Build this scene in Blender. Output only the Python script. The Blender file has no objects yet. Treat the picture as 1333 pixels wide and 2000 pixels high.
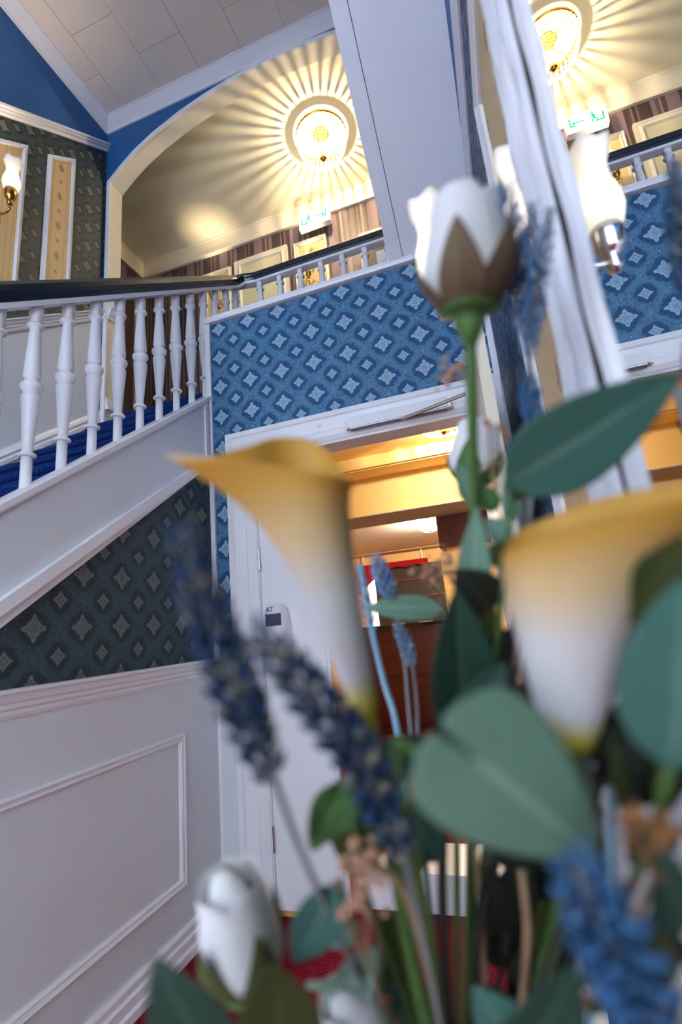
import bpy, bmesh, math, random
from mathutils import Vector as V, Matrix
random.seed(7)
S = bpy.context.scene
COL = S.collection
PI = math.pi

# ---------------------------------------------------------------- camera
cam = bpy.data.cameras.new('camera')
cam.sensor_fit = 'VERTICAL'; cam.sensor_height = 36.0; cam.sensor_width = 24.0
cam.lens = 945.2 / 2000 * 36.0
cam.clip_start = 0.02; cam.clip_end = 60
cam.dof.use_dof = True; cam.dof.focus_distance = 3.0; cam.dof.aperture_fstop = 3.7; cam.dof.aperture_blades = 0
camo = bpy.data.objects.new('camera', cam); COL.objects.link(camo)
yaw, pit, rol = (math.radians(a) for a in (-17.156, 13.609, -5.319))
fwd = V((math.sin(yaw)*math.cos(pit), math.cos(yaw)*math.cos(pit), math.sin(pit)))
r0 = fwd.cross(V((0, 0, 1))).normalized(); u0 = r0.cross(fwd)
r2 = r0*math.cos(rol) + u0*math.sin(rol); u2 = u0*math.cos(rol) - r0*math.sin(rol)
M = Matrix((r2, u2, -fwd)).transposed().to_4x4(); M.translation = (0, 0, 1.134)
camo.matrix_world = M
S.camera = camo

# ---------------------------------------------------------------- view, world, daylight
S.view_settings.view_transform = 'Standard'; S.view_settings.look = 'None'
S.view_settings.gamma = 1; S.view_settings.use_curve_mapping = False
S.view_settings.exposure = 1.45
S.cycles.use_denoising = True
S.cycles.max_bounces = 10; S.cycles.diffuse_bounces = 5; S.cycles.glossy_bounces = 4
S.cycles.transmission_bounces = 4; S.cycles.caustics_reflective = False; S.cycles.caustics_refractive = False
S.cycles.sample_clamp_indirect = 4.0
W = bpy.data.worlds.new('sky'); S.world = W; W.use_nodes = True
W.node_tree.nodes['Background'].inputs[0].default_value = (0.62, 0.78, 1.0, 1)
W.node_tree.nodes['Background'].inputs[1].default_value = 1.2

def light(name, kind, loc, energy, color, size=.1, size_y=None, rot=None, parent=None):
    L = bpy.data.lights.new(name, kind); L.energy = energy; L.color = color
    if kind == 'AREA':
        L.size = size
        if size_y: L.shape = 'RECTANGLE'; L.size_y = size_y
    else: L.shadow_soft_size = size
    o = bpy.data.objects.new(name, L); COL.objects.link(o); o.location = loc
    if rot: o.rotation_euler = rot
    if parent: o.parent = parent
    return o
WARM = (1.0, .79, .52)
light('window_daylight', 'AREA', (-1.2, -3.05, 2.1), 300, (.87, .935, 1.0), 2.3, 3.2, (PI/2, 0, PI))
light('lobby_fill', 'AREA', (3.1, -2.0, 1.7), 260, (.87, .935, 1.0), 1.9, 2.6, (PI/2, 0, PI/2))  # added side fill for the stair wall, from an invented lobby window

# ---------------------------------------------------------------- node helper
class N:
    def __init__(s, t, sock): s.t, s.s = t, sock
    def _m(s, op, o=None, r=False):
        n = s.t.nodes.new('ShaderNodeMath'); n.operation = op
        a, b = (s, o) if not r else (o, s)
        for i, v in enumerate((a, b)):
            if v is None: continue
            if isinstance(v, N): s.t.links.new(v.s, n.inputs[i])
            else: n.inputs[i].default_value = v
        return N(s.t, n.outputs[0])
    def __add__(s, o): return s._m('ADD', o)
    def __radd__(s, o): return s._m('ADD', o)
    def __sub__(s, o): return s._m('SUBTRACT', o)
    def __rsub__(s, o): return s._m('SUBTRACT', o, True)
    def __mul__(s, o): return s._m('MULTIPLY', o)
    def __rmul__(s, o): return s._m('MULTIPLY', o)
    def __truediv__(s, o): return s._m('DIVIDE', o)
    def f(s, op, o=None): return s._m(op, o)
    def lt(s, o, soft=.0):
        if soft:
            n = s.t.nodes.new('ShaderNodeMapRange'); n.clamp = True; n.interpolation_type = 'SMOOTHSTEP'
            s.t.links.new(s.s, n.inputs[0])
            n.inputs[1].default_value = o-soft; n.inputs[2].default_value = o+soft
            n.inputs[3].default_value = 1; n.inputs[4].default_value = 0
            return N(s.t, n.outputs[0])
        return s._m('LESS_THAN', o)
    def gt(s, o): return s._m('GREATER_THAN', o)
def lin(c):
    return tuple(((x/255)/12.92 if x/255 <= .04045 else ((x/255+.055)/1.055)**2.4) for x in c)
def mixc(t, fac, a, b):
    n = t.nodes.new('ShaderNodeMix'); n.data_type = 'RGBA'
    for sock, v in ((n.inputs[0], fac), (n.inputs[6], a), (n.inputs[7], b)):
        if isinstance(v, N): t.links.new(v.s, sock)
        elif isinstance(v, tuple): sock.default_value = (*v, 1)
        else: sock.default_value = v
    return N(t, n.outputs[2])
def coords(t):
    tc = t.nodes.new('ShaderNodeTexCoord'); sp = t.nodes.new('ShaderNodeSeparateXYZ')
    t.links.new(tc.outputs['Object'], sp.inputs[0])
    return N(t, tc.outputs['Object']), [N(t, sp.outputs[i]) for i in range(3)]
def noise(t, vec, scale, detail=2, rough=.5):
    n = t.nodes.new('ShaderNodeTexNoise'); t.links.new(vec.s, n.inputs['Vector'])
    n.inputs['Scale'].default_value = scale; n.inputs['Detail'].default_value = detail; n.inputs['Roughness'].default_value = rough
    return N(t, n.outputs[0])
def vor(t, vec, scale):
    n = t.nodes.new('ShaderNodeTexVoronoi'); t.links.new(vec.s, n.inputs['Vector']); n.inputs['Scale'].default_value = scale
    return N(t, n.outputs['Distance']), N(t, n.outputs['Color'])
def mat(name):
    m = bpy.data.materials.new(name); m.use_nodes = True
    return m, m.node_tree, m.node_tree.nodes['Principled BSDF']
def bump(t, b, h, strength, dist=.002):
    n = t.nodes.new('ShaderNodeBump'); n.inputs['Strength'].default_value = strength; n.inputs['Distance'].default_value = dist
    t.links.new(h.s, n.inputs['Height']); t.links.new(n.outputs[0], b.inputs['Normal'])
def paint(name, c, rough=.5, var=.06, scale=8, bmp=.0, bscale=120, metal=0, spec=.5, trans=0):
    m, t, b = mat(name); vec, xyz = coords(t)
    c = lin(c); n = noise(t, vec, scale, 3)
    t.links.new(mixc(t, n, tuple(x*(1-var) for x in c), tuple(min(1, x*(1+var)) for x in c)).s, b.inputs['Base Color'])
    b.inputs['Roughness'].default_value = rough; b.inputs['Metallic'].default_value = metal
    b.inputs['Specular IOR Level'].default_value = spec
    if bmp: bump(t, b, noise(t, vec, bscale, 2), bmp)
    if trans: add_translucent(t, b, trans)
    return m
def add_translucent(t, b, k):
    out = t.nodes['Material Output']; tr = t.nodes.new('ShaderNodeBsdfTranslucent'); mx = t.nodes.new('ShaderNodeMixShader')
    l = b.inputs['Base Color'].links
    if l: t.links.new(l[0].from_socket, tr.inputs[0])
    mx.inputs[0].default_value = k
    t.links.new(b.outputs[0], mx.inputs[1]); t.links.new(tr.outputs[0], mx.inputs[2]); t.links.new(mx.outputs[0], out.inputs[0])
def glow(name, c, e, base=None, sw=.12):
    m, t, b = mat(name); vec, xyz = coords(t)
    n = noise(t, vec, 30, 1)
    t.links.new(mixc(t, n, tuple(x*(1-sw) for x in c), c).s, b.inputs['Emission Color'])
    b.inputs['Base Color'].default_value = (*(base or c), 1); b.inputs['Emission Strength'].default_value = e
    b.inputs['Roughness'].default_value = .25
    return m

# ---------------------------------------------------------------- patterned papers
def damask(name, ax, a0, z0, p, pz, dark, garl, med, rough=.55):
    m, t, b = mat(name); vec, xyz = coords(t)
    u = (xyz[ax]-a0)/p; v = (xyz[2]-z0)/pz
    du = u-u.f('ROUND'); dv = v-v.f('ROUND')
    u2 = u-.5; v2 = v-.5
    eu = u2-u2.f('ROUND'); ev = v2-v2.f('ROUND')
    fine, fc = vor(t, vec, 190)
    leaf, lc = vor(t, vec, 60)
    g = ((du*(2*PI)).f('COSINE')+(dv*(2*PI)).f('COSINE')+.22).f('ABSOLUTE')
    g = g+(leaf-.35)*1.0
    rad = (du*du+dv*dv).f('SQRT'); th = dv.f('ARCTAN2', du)
    lobes = (th*8).f('COSINE'); four = (th*4).f('COSINE')
    rr = rad-lobes*.022-four*.040
    rs = eu.f('ABSOLUTE').f('POWER', .8)+ev.f('ABSOLUTE').f('POWER', .8)
    halo = rad.lt(.195, .02)
    gar = g.lt(.92, .22)*(1-halo)*(.12+.88*(leaf*1.75).f('MINIMUM', 1.0))
    medm = rr.lt(.178, .012)
    ring = (rr-.085).f('ABSOLUTE').lt(.014, .006); core = rad.lt(.035, .01)
    medm = (medm*(1-.5*ring)*(1-.4*core)*(.6+.4*(fine*2.4).f('MINIMUM', 1.0)))
    dia = rs.lt(.245, .015)*(1-.5*(rs-.13).f('ABSOLUTE').lt(.025, .008))
    d1 = du.f('ABSOLUTE')-.5; d2 = dv.f('ABSOLUTE')-.5
    dot = ((d1*d1+dv*dv).f('SQRT')).lt(.016, .005)+((du*du+d2*d2).f('SQRT')).lt(.016, .005)
    weave = noise(t, vec, 500, 1)
    c = mixc(t, gar, lin(dark), lin(garl))
    c = mixc(t, (medm+dia).f('MINIMUM', 1.0), c, lin(med))
    c = mixc(t, dot*.7, c, tuple(min(1, x*1.4) for x in lin(med)))
    c = mixc(t, weave*.14, c, tuple(x*.4 for x in lin(dark)))
    t.links.new(c.s, b.inputs['Base Color']); b.inputs['Roughness'].default_value = rough
    b.inputs['Specular IOR Level'].default_value = .3
    bump(t, b, gar+medm+dia, .25, .001)
    return m
def cream_paper(name, ax, a0, width, z0, pz, base, motif, slope=0):
    m, t, b = mat(name); vec, xyz = coords(t)
    a = (xyz[ax]-a0)/width; zz = xyz[2]-z0
    ru = a-a.f('ROUND')
    v = zz/pz; v1 = v-v.f('ROUND'); v2 = v-.5; v2 = v2-v2.f('ROUND')
    leaf, lc = vor(t, vec, 150)
    x = ru.f('ABSOLUTE')*(width/.1)
    big = (x*1.2+v1.f('ABSOLUTE')*1.9+(leaf-.3)*.35).lt(.36, .04)
    sml = (x*1.6+v2.f('ABSOLUTE')*3.0+(leaf-.3)*.2).lt(.27, .03)
    mm = (big+sml).f('MINIMUM', 1.0)*(.45+.55*(leaf*2).f('MINIMUM', 1.0))
    l1 = (ru.f('ABSOLUTE')-.24).f('ABSOLUTE').lt(.012, .006); l2 = (ru.f('ABSOLUTE')-.42).f('ABSOLUTE').lt(.02, .01)
    c = mixc(t, mm*.8, lin(base), lin(motif))
    c = mixc(t, (l1*.6+l2*.3), c, tuple(q*.45 for q in lin(base)))
    t.links.new(c.s, b.inputs['Base Color']); b.inputs['Roughness'].default_value = .5
    return m
def stripes(name, ax, cols):
    m, t, b = mat(name); vec, xyz = coords(t)
    a = xyz[ax]/.42; fr = a-a.f('FLOOR')
    r = t.nodes.new('ShaderNodeValToRGB'); t.links.new(fr.s, r.inputs[0]); r.color_ramp.interpolation = 'CONSTANT'
    e = r.color_ramp.elements
    for i, (p, c) in enumerate(cols):
        if i < 2: q = e[i]; q.position = p
        else: q = e.new(p)
        q.color = (*lin(c), 1)
    w = noise(t, vec, 300, 1)
    t.links.new(mixc(t, w*.3, N(t, r.outputs[0]), (.02, .015, .02)).s, b.inputs['Base Color'])
    b.inputs['Roughness'].default_value = .5
    return m
def carpet(name, c1, c2, spot, scale):
    m, t, b = mat(name); vec, xyz = coords(t)
    d, cc = vor(t, vec, scale); n = noise(t, vec, scale*.6, 2)
    c = mixc(t, n, lin(c1), lin(c2)); c = mixc(t, d.lt(.22, .08)*.6, c, lin(spot))
    t.links.new(c.s, b.inputs['Base Color']); b.inputs['Roughness'].default_value = .95
    b.inputs['Specular IOR Level'].default_value = .1
    bump(t, b, d, .5, .003)
    return m
def grain(name, c1, c2, ax, rough=.45, scale=14, bmp=.3):
    m, t, b = mat(name); vec, xyz = coords(t)
    mp = t.nodes.new('ShaderNodeMapping'); t.links.new(vec.s, mp.inputs[0])
    sc = [1, 1, 1]; sc[ax] = .06; mp.inputs['Scale'].default_value = sc
    n = noise(t, N(t, mp.outputs[0]), scale*6, 4, .6)
    t.links.new(mixc(t, n, lin(c1), lin(c2)).s, b.inputs['Base Color']); b.inputs['Roughness'].default_value = rough
    if bmp: bump(t, b, n, bmp, .004)
    return m

MT = {}
MT['white'] = paint('white_gloss_paint', (233, 234, 238), .3, .03, 5)
MT['wallwhite'] = paint('wainscot_paint', (214, 219, 224), .5, .03, 3, .1, 260)
MT['soffit'] = paint('soffit_paint', (226, 226, 232), .6, .03, 3, .15, 200)
MT['ceil'] = paint('ceiling_tile_paint', (224, 212, 202), .85, .04, 6, .35, 260)
MT['cream'] = paint('cream_paint', (236, 226, 202), .45, .03, 4)
MT['halceil'] = paint('landing_ceiling_paint', (236, 230, 204), .8, .03, 3, .2, 200)
MT['bluepaint'] = paint('royal_blue_paint', (20, 86, 146), .6, .06, 5, .1, 300)
MT['yellow'] = paint('yellow_wall_paint', (252, 218, 148), .7, .05, 3, .1, 200)
MT['greysoffit'] = paint('grey_fabric', (182, 180, 190), .9, .25, 160, .3, 300)
MT['farceil'] = paint('pale_ceiling_paint', (225, 215, 205), .8, .03, 3)
MT['paleyellow'] = paint('pale_yellow_paint', (246, 205, 140), .7, .04, 3)
MT['rail'] = paint('black_lacquer', (30, 32, 38), .22, .15, 20, .1, 60)
MT['chrome'] = paint('polished_chrome', (200, 200, 205), .15, .03, 5, metal=1)
MT['steel'] = paint('brushed_steel', (190, 182, 172), .35, .05, 30, metal=1)
MT['brass'] = paint('aged_brass', (205, 150, 70), .25, .12, 30, metal=1)
MT['red'] = paint('red_curtain_cloth', (205, 22, 34), .8, .15, 20, .2, 60)
MT['seam_shade'] = paint('painted_gap_shade', (40, 38, 46), .9, .2, 40, spec=.1)  # dark colour standing in for shade in the mirror frame gap
MT['dark'] = paint('dark_void', (52, 40, 32), .6, .2, 8)
MT['black'] = paint('black_gloss', (16, 14, 14), .12, .2, 8)
MT['plastic'] = paint('white_plastic', (240, 242, 246), .3, .02, 5)
MT['smoke'] = paint('smoked_plastic', (70, 66, 82), .2, .08, 60)
MT['bluetext'] = paint('blue_ink', (20, 50, 150), .5, .05, 20)
MT['green'] = glow('exit_green', (.0, .42, .22), .25, (0, .3, .15))
MT['exitwhite'] = glow('exit_white', (.92, 1.0, .94), .9)
def opal():
    m, t, b = mat('lit_opal_glass'); tc = t.nodes.new('ShaderNodeTexCoord'); sp = t.nodes.new('ShaderNodeSeparateXYZ')
    t.links.new(tc.outputs['Generated'], sp.inputs[0]); z = N(t, sp.outputs[2])
    d = (z-.35).f('ABSOLUTE'); st = (.46-.62*d).f('MAXIMUM', .07)   # brightest round the bulb
    t.links.new(st.s, b.inputs['Emission Strength']); b.inputs['Emission Color'].default_value = (1.0, .86, .6, 1)
    b.inputs['Base Color'].default_value = (.80, .77, .70, 1); b.inputs['Roughness'].default_value = .25
    return m
MT['glassA'] = opal()
MT['bead'] = glow('lit_crystal', (1.0, .80, .48), .5, (.95, .85, .6), .7)
MT['bulb'] = glow('lit_bulb', (1.0, .85, .58), 9)
MT['paper_white'] = paint('white_paper', (245, 245, 245), .6, .02, 5)
MT['mahog'] = grain('mahogany', (96, 34, 22), (52, 16, 12), 0, .3, 6, .05)
MT['brown'] = grain('brown_veneer', (110, 52, 34), (78, 34, 24), 2, .5, 8, .05)
MT['oak'] = grain('oak_edge', (214, 160, 84), (176, 120, 60), 0, .5, 6, .05)
MT['whitewood'] = grain('limed_timber', (246, 247, 250), (222, 224, 232), 2, .45, 5, .55)
MT['redcarpet'] = carpet('red_carpet', (120, 14, 38), (90, 8, 26), (205, 90, 105), 150)
MT['bluecarpet'] = carpet('blue_carpet', (6, 44, 112), (4, 26, 74), (110, 140, 190), 210)
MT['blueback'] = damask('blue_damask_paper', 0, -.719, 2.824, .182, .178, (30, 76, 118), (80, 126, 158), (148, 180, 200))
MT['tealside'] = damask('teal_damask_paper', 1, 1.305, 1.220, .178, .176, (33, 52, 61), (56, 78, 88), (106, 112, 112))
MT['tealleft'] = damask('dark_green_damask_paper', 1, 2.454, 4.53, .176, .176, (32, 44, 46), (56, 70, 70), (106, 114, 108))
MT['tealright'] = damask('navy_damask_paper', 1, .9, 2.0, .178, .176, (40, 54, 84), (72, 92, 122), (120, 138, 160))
MT['creamleft'] = cream_paper('cream_motif_paper', 1, 2.187, .23, 4.643, .258, (214, 180, 124), (96, 92, 78))
MT['creamfar'] = cream_paper('cream_motif_paper_far', 0, -1.281, .33, 4.9, .24, (226, 200, 140), (120, 112, 92))
MT['creamright'] = cream_paper('cream_motif_paper_right', 1, .8, .2, 1.5, .25, (206, 176, 128), (120, 100, 72))
MT['stripes'] = stripes('striped_paper', 0, [(0, (84, 66, 62)), (.16, (128, 108, 112)), (.2, (66, 50, 48)), (.26, (128, 108, 112)), (.30, (84, 66, 62)), (.36, (70, 54, 50)), (.42, (140, 118, 124)), (.66, (84, 64, 60)), (.74, (150, 128, 128)), (.78, (96, 76, 72)), (.84, (140, 118, 124)), (.93, (74, 58, 54))])
MT['stripesl'] = stripes('striped_paper_side', 1, [(0, (84, 66, 62)), (.2, (128, 108, 112)), (.4, (66, 50, 48)), (.6, (128, 108, 112)), (.8, (84, 66, 62))])
MT['paledoor'] = paint('pale_green_door_paint', (222, 214, 172), .5, .03, 3)
MT['pane'] = paint('dusk_glass', (150, 170, 200), .1, .05, 3)
def mirror_mat():
    m, t, b = mat('silvered_mirror'); vec, xyz = coords(t)
    n = noise(t, vec, 2, 1)
    t.links.new(mixc(t, n, (.9, .91, .92), (.93, .94, .94)).s, b.inputs['Base Color'])
    b.inputs['Metallic'].default_value = 1; b.inputs['Roughness'].default_value = .0
    return m
MT['mirror'] = mirror_mat()

# ---------------------------------------------------------------- mesh helpers
def mesh_of(bm, name):
    bmesh.ops.recalc_face_normals(bm, faces=bm.faces)
    me = bpy.data.meshes.new(name); bm.to_mesh(me); bm.free(); return me
def obj(name, bm, m, parent=None, smooth=False, kind=None, label=None):
    me = mesh_of(bm, name) if isinstance(bm, bmesh.types.BMesh) else bm
    if m and not me.materials: me.materials.append(m)
    if smooth:
        for p in me.polygons: p.use_smooth = True
    o = bpy.data.objects.new(name, me); COL.objects.link(o)
    if parent: o.parent = parent; o.matrix_parent_inverse = Matrix.Translation(-V(parent.location)) if parent.type == 'EMPTY' else Matrix()
    if kind: o['kind'] = kind
    if label: o['label'] = label
    return o
def thing(name, label, cat, loc=(0, 0, 0), group=None):
    o = bpy.data.objects.new(name, None); COL.objects.link(o); o.location = loc; o.empty_display_size = .05
    tag(o, label, cat, group); return o
def tag(o, label, cat=None, group=None, kind=None):
    o['label'] = label
    if cat: o['category'] = cat
    if group: o['group'] = group
    if kind: o['kind'] = kind
    return o
def struct(name, bm, m, label, smooth=False):
    return tag(obj(name, bm, m, None, smooth), label, None, None, 'structure')
def B(): return bmesh.new()
def box(bm, x0, x1, y0, y1, z0, z1):
    v = [bm.verts.new((x, y, z)) for x in (x0, x1) for y in (y0, y1) for z in (z0, z1)]
    for f in ((0, 1, 3, 2), (4, 6, 7, 5), (0, 4, 5, 1), (2, 3, 7, 6), (0, 2, 6, 4), (1, 5, 7, 3)): bm.faces.new([v[i] for i in f])
    return bm
def bx(*a): return box(B(), *a)
def prism(bm, pts, d):                       # planar outline pts extruded by vector d
    d = V(d); a = [bm.verts.new(p) for p in pts]; b = [bm.verts.new(V(p)+d) for p in pts]
    bm.faces.new(a); bm.faces.new(b[::-1]); n = len(a)
    for i in range(n): bm.faces.new((a[i], a[(i+1) % n], b[(i+1) % n], b[i]))
    return bm
def sweep(bm, path, prof, up, closed=False):  # profile (side, height) carried along a polyline
    path = [V(p) for p in path]; n = len(path); rings = []; up = V(up)
    for i, p in enumerate(path):
        a = path[i-1] if (i or closed) else None; c = path[(i+1) % n] if (i < n-1 or closed) else None
        t1 = (p-a).normalized() if a is not None else (c-p).normalized()
        t2 = (c-p).normalized() if c is not None else t1
        t = (t1+t2).normalized(); s1 = t1.cross(up).normalized(); side = t.cross(up).normalized()
        k = 1/max(.35, abs(side.dot(s1)))
        h = side.cross(t).normalized()
        rings.append([bm.verts.new(p+side*(q[0]*k)+h*q[1]) for q in prof])
    m = len(prof); R = range(n if closed else n-1)
    for i in R:
        a, b = rings[i], rings[(i+1) % n]
        for j in range(m): bm.faces.new((a[j], a[(j+1) % m], b[(j+1) % m], b[j]))
    if not closed: bm.faces.new(rings[0][::-1]); bm.faces.new(rings[-1])
    return bm
def tube(bm, pts, rad, seg=8):
    pts = [V(p) for p in pts]; n = len(pts)
    rs = rad if isinstance(rad, (list, tuple)) else [rad]*n
    rings = []; pu = None
    for i, p in enumerate(pts):
        t = (pts[min(n-1, i+1)]-pts[max(0, i-1)]).normalized()
        u = (pu-t*pu.dot(t)) if pu is not None else t.orthogonal()
        u.normalize(); pu = u; w = t.cross(u)
        rings.append([bm.verts.new(p+(u*math.cos(2*PI*k/seg)+w*math.sin(2*PI*k/seg))*rs[i]) for k in range(seg)])
    for a, b in zip(rings, rings[1:]):
        for k in range(seg): bm.faces.new((a[k], a[(k+1) % seg], b[(k+1) % seg], b[k]))
    bm.faces.new(rings[0][::-1]); bm.faces.new(rings[-1])
    return bm
def curve(pts, n=10):                         # smooth polyline (Catmull-Rom)
    p = [V(q) for q in pts]; p = [p[0]*2-p[1]]+p+[p[-1]*2-p[-2]]; out = []
    for i in range(1, len(p)-2):
        for k in range(n):
            t = k/n; a, b, c, d = p[i-1:i+3]
            out.append(.5*((2*b)+(c-a)*t+(2*a-5*b+4*c-d)*t*t+(3*b-a-3*c+d)*t**3))
    out.append(p[-2]); return out
def lathe(bm, prof, o=(0, 0, 0), seg=20, ax=(0, 0, 1)):
    o = V(o); ax = V(ax).normalized(); u = ax.orthogonal().normalized(); w = ax.cross(u); rings = []
    for r, z in prof:
        rings.append([bm.verts.new(o+ax*z+(u*math.cos(2*PI*k/seg)+w*math.sin(2*PI*k/seg))*max(r, .0002)) for k in range(seg)])
    for a, b in zip(rings, rings[1:]):
        for k in range(seg): bm.faces.new((a[k], a[(k+1) % seg], b[(k+1) % seg], b[k]))
    bm.faces.new(rings[0][::-1]); bm.faces.new(rings[-1])
    return bm
def ball(bm, c, r, sub=1, s=(1, 1, 1), rot=None):
    mt = Matrix.Translation(c) @ (rot.to_4x4() if rot else Matrix()) @ Matrix.Diagonal((*[r*q for q in s], 1))
    bmesh.ops.create_icosphere(bm, subdivisions=sub, radius=1, matrix=mt); return bm
def copy_tree(o, delta, parent=None):
    c = o.copy(); COL.objects.link(c)
    if parent: c.parent = parent
    else: c.location = V(o.location)+V(delta)
    for ch in list(o.children): copy_tree(ch, delta, c)
    return c

# ================================================================ SETTING (x right, y away, z up; metres)
XR, XS, XL, YB, YA, YF, ZL, ZC, ZH = .148, -1.342, -2.6, 2.1, 2.614, 3.96, 2.86, 5.53, 5.465
def run(bm, p0, p1, prof, out, up):           # straight moulding: profile (out, up) carried from p0 to p1
    p0, p1, out, up = V(p0), V(p1), V(out), V(up)
    return prism(bm, [p0+out*a+up*b for a, b in prof], p1-p0)
EX, EY, EZ = V((1, 0, 0)), V((0, 1, 0)), V((0, 0, 1))
CHAIR = [(0, 0), (.012, 0), (.018, .012), (.018, .022), (.026, .028), (.026, .040), (.034, .046), (.04, .062), (.05, .07), (.05, .079), (0, .079)]
BASEP = [(0, 0), (.034, 0), (.034, .028), (.024, .034), (.024, .062), (.016, .07), (.016, .09), (.008, .1), (0, .1)]
BEADP = [(-.016, 0), (-.016, .006), (-.009, .013), (-.004, .009), (.001, .011), (.009, .016), (.016, .008), (.016, 0)]
RAILP = [(0, 0), (.014, 0), (.018, .012), (.018, .03), (.03, .036), (.03, .05), (.042, .06), (.042, .078), (0, .078)]

floor = struct('floor', bx(-3.2, 3.3, -3.1, 9.0, -.1, 0), MT['redcarpet'], 'dark red speckled carpet floor running through the hall and next room')

# ---- back wall with its doorway
wb = B()
box(wb, XS, -1.088, YB, YB+.11, 0, 2.86); box(wb, 0, XR, YB, YB+.11, 0, 2.86); box(wb, -1.088, 0, YB, YB+.11, 2.025, 2.86)
wall_back = struct('wall_back', wb, MT['blueback'], 'bright blue damask papered wall above the doorway')
obj('cap_moulding', run(B(), (XS-.004, YB, 2.868), (XR, YB, 2.868), [(-.13, 0), (.02, 0), (.026, .012), (.026, .03), (-.13, .034)], -EY, EZ), MT['white'], wall_back)
obj('corner_bead', bx(XS-.004, XS+.025, YB-.012, YB+.004, 0, 2.868), MT['white'], wall_back)
obj('corner_bead', bx(XR-.026, XR-.012, YB-.012, YB, 1.0, 2.868), MT['white'], wall_back)
obj('corner_bead', bx(XR-.012, XR, YB-.02, YB, 1.0, 2.868), MT['white'], wall_back)
obj('lower_panel', bx(XS+.025, -1.225, YB-.012, YB, 0, 1.05), MT['wallwhite'], wall_back)

# ---- doorway
CAS = [(-.07, 0), (-.07, .035), (-.046, .035), (-.04, .027), (.018, .02), (.026, .026), (.05, .024), (.07, .012), (.07, 0)]
door = struct('door_1', sweep(B(), [(-1.158, YB, 0), (-1.158, YB, 2.095), (.07, YB, 2.095), (.07, YB, 0)], CAS, (0, -1, 0)), MT['white'], 'white moulded door casing around the open double door')
obj('door_lining', box(box(B(), -1.095, .01, YB-.004, YB+.115, 2.012, 2.03), -1.098, -1.0855, YB-.004, YB+.115, 0, 2.02), MT['white'], door)
obj('door_lining', bx(-.004, .012, YB-.004, YB+.115, 0, 2.014), MT['white'], door)
leaf = obj('door_leaf', bx(-1.0845, -.772, YB+.012, YB+.054, .03, 2.010), MT['white'], door, label='narrow fixed left leaf of the double door')
obj('edge_strip', bx(-1.084, -.772, YB+.012, YB+.054, .008, .03), MT['oak'], leaf)
for s in (0, 1): obj('edge_bead', bx(-.79+.018*s, -.782+.018*s, YB+.006, YB+.014, .03, 2.0), MT['white'], leaf)
for z in (.294, 1.50):
    h = B(); lathe(h, [(.006, -.052), (.008, -.05), (.008, -.001), (.006, 0), (.008, .001), (.008, .05), (.006, .052)], (-1.088, YB+.004, z), 12)
    box(h, -1.098, -1.084, YB+.004, YB+.012, z-.045, z+.045)
    obj('hinge', h, MT['chrome'], door)
rl = B(); p = [(0, YB-.01, .02), (.04, 1.345, .02), (.072, 1.345, .02), (.034, YB-.01, .02)]
prism(rl, p, (0, 0, 1.99))
leaf2 = obj('door_leaf', rl, MT['cream'], door, label='wide right leaf of the double door standing open along the wall')
obj('lock_plate', bx(.046, .06, 1.341, 1.346, .95, 1.15), MT['brass'], leaf2)
obj('casing_button', lathe(B(), [(.010, 0), (.010, .006), (.006, .010), (.001, .011)], (-0.7093, 2.08, 2.1088), 14, (0, -1, 0)), MT['white'], door, True)
cl = thing('door_closer', 'slim white door closer with a steel arm above the doorway', 'door closer', (-.30, YB-.03, 2.06))
obj('slide_rail', box(box(B(), -.56, -.09, YB-.062, YB-.026, 2.046, 2.095), -.55, -.10, YB-.058, YB-.03, 2.04, 2.046), MT['white'], cl)
obj('end_cap', bx(-.572, -.56, YB-.06, YB-.028, 2.042, 2.08), MT['steel'], cl); obj('end_cap', bx(-.10, -.078, YB-.06, YB-.028, 2.042, 2.072), MT['steel'], cl)
obj('track_shade', bx(-.55, -.1, YB-.052, YB-.036, 2.034, 2.041), MT['smoke'], cl)  # dark strip painted in as the shade beneath the slide rail
obj('closer_arm', tube(B(), [(-.30, YB-.05, 2.036), (-.012, YB-.17, 2.034)], .008, 8), MT['steel'], cl)
ds = thing('sanitizer_dispenser', 'white wall dispenser with a dark window and blue lettering on the door', 'dispenser', ((-0.9973, 2.112, 1.1938)[0], YB+.012, 1.1))
DX = (-0.9973, 2.112, 1.1938)[0]
dp = B()
for k, (w, z, dd) in enumerate([]): pass
prf = [(-.062, 1.085), (-.05, 1.072), (0, 1.066), (.05, 1.072), (.062, 1.085), (.052, 1.17), (.046, 1.25), (.03, 1.275), (-.03, 1.275), (-.046, 1.25), (-.052, 1.17)]
prism(dp, [(DX+a, YB+.011, z) for a, z in prf], (0, -.07, 0)); bmesh.ops.bevel(dp, geom=dp.edges[:], offset=.008, segments=2, affect='EDGES')
obj('body', dp, MT['plastic'], ds, True)
obj('window', bx(DX-.038, DX+.038, YB-.064, YB-.058, 1.178, 1.232), MT['smoke'], ds)
def text(body, loc, size, m, parent, rot=(PI/2, 0, 0), name='lettering', ext=.0006):
    c = bpy.data.curves.new(name, 'FONT'); c.body = body; c.size = size; c.extrude = ext; c.align_x = 'LEFT'
    o = bpy.data.objects.new(name, c); o.location = loc; o.rotation_euler = rot; COL.objects.link(o)
    dg = bpy.context.evaluated_depsgraph_get(); me = bpy.data.meshes.new_from_object(o.evaluated_get(dg)); me.transform(o.matrix_basis if False else Matrix.LocRotScale(o.location, o.rotation_euler, None))
    bpy.data.objects.remove(o); me.materials.clear(); me.materials.append(m)
    return obj(name, me, None, parent)
text('AT', (DX-.036, YB-.0605, 1.242), .030, MT['bluetext'], ds)
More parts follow.
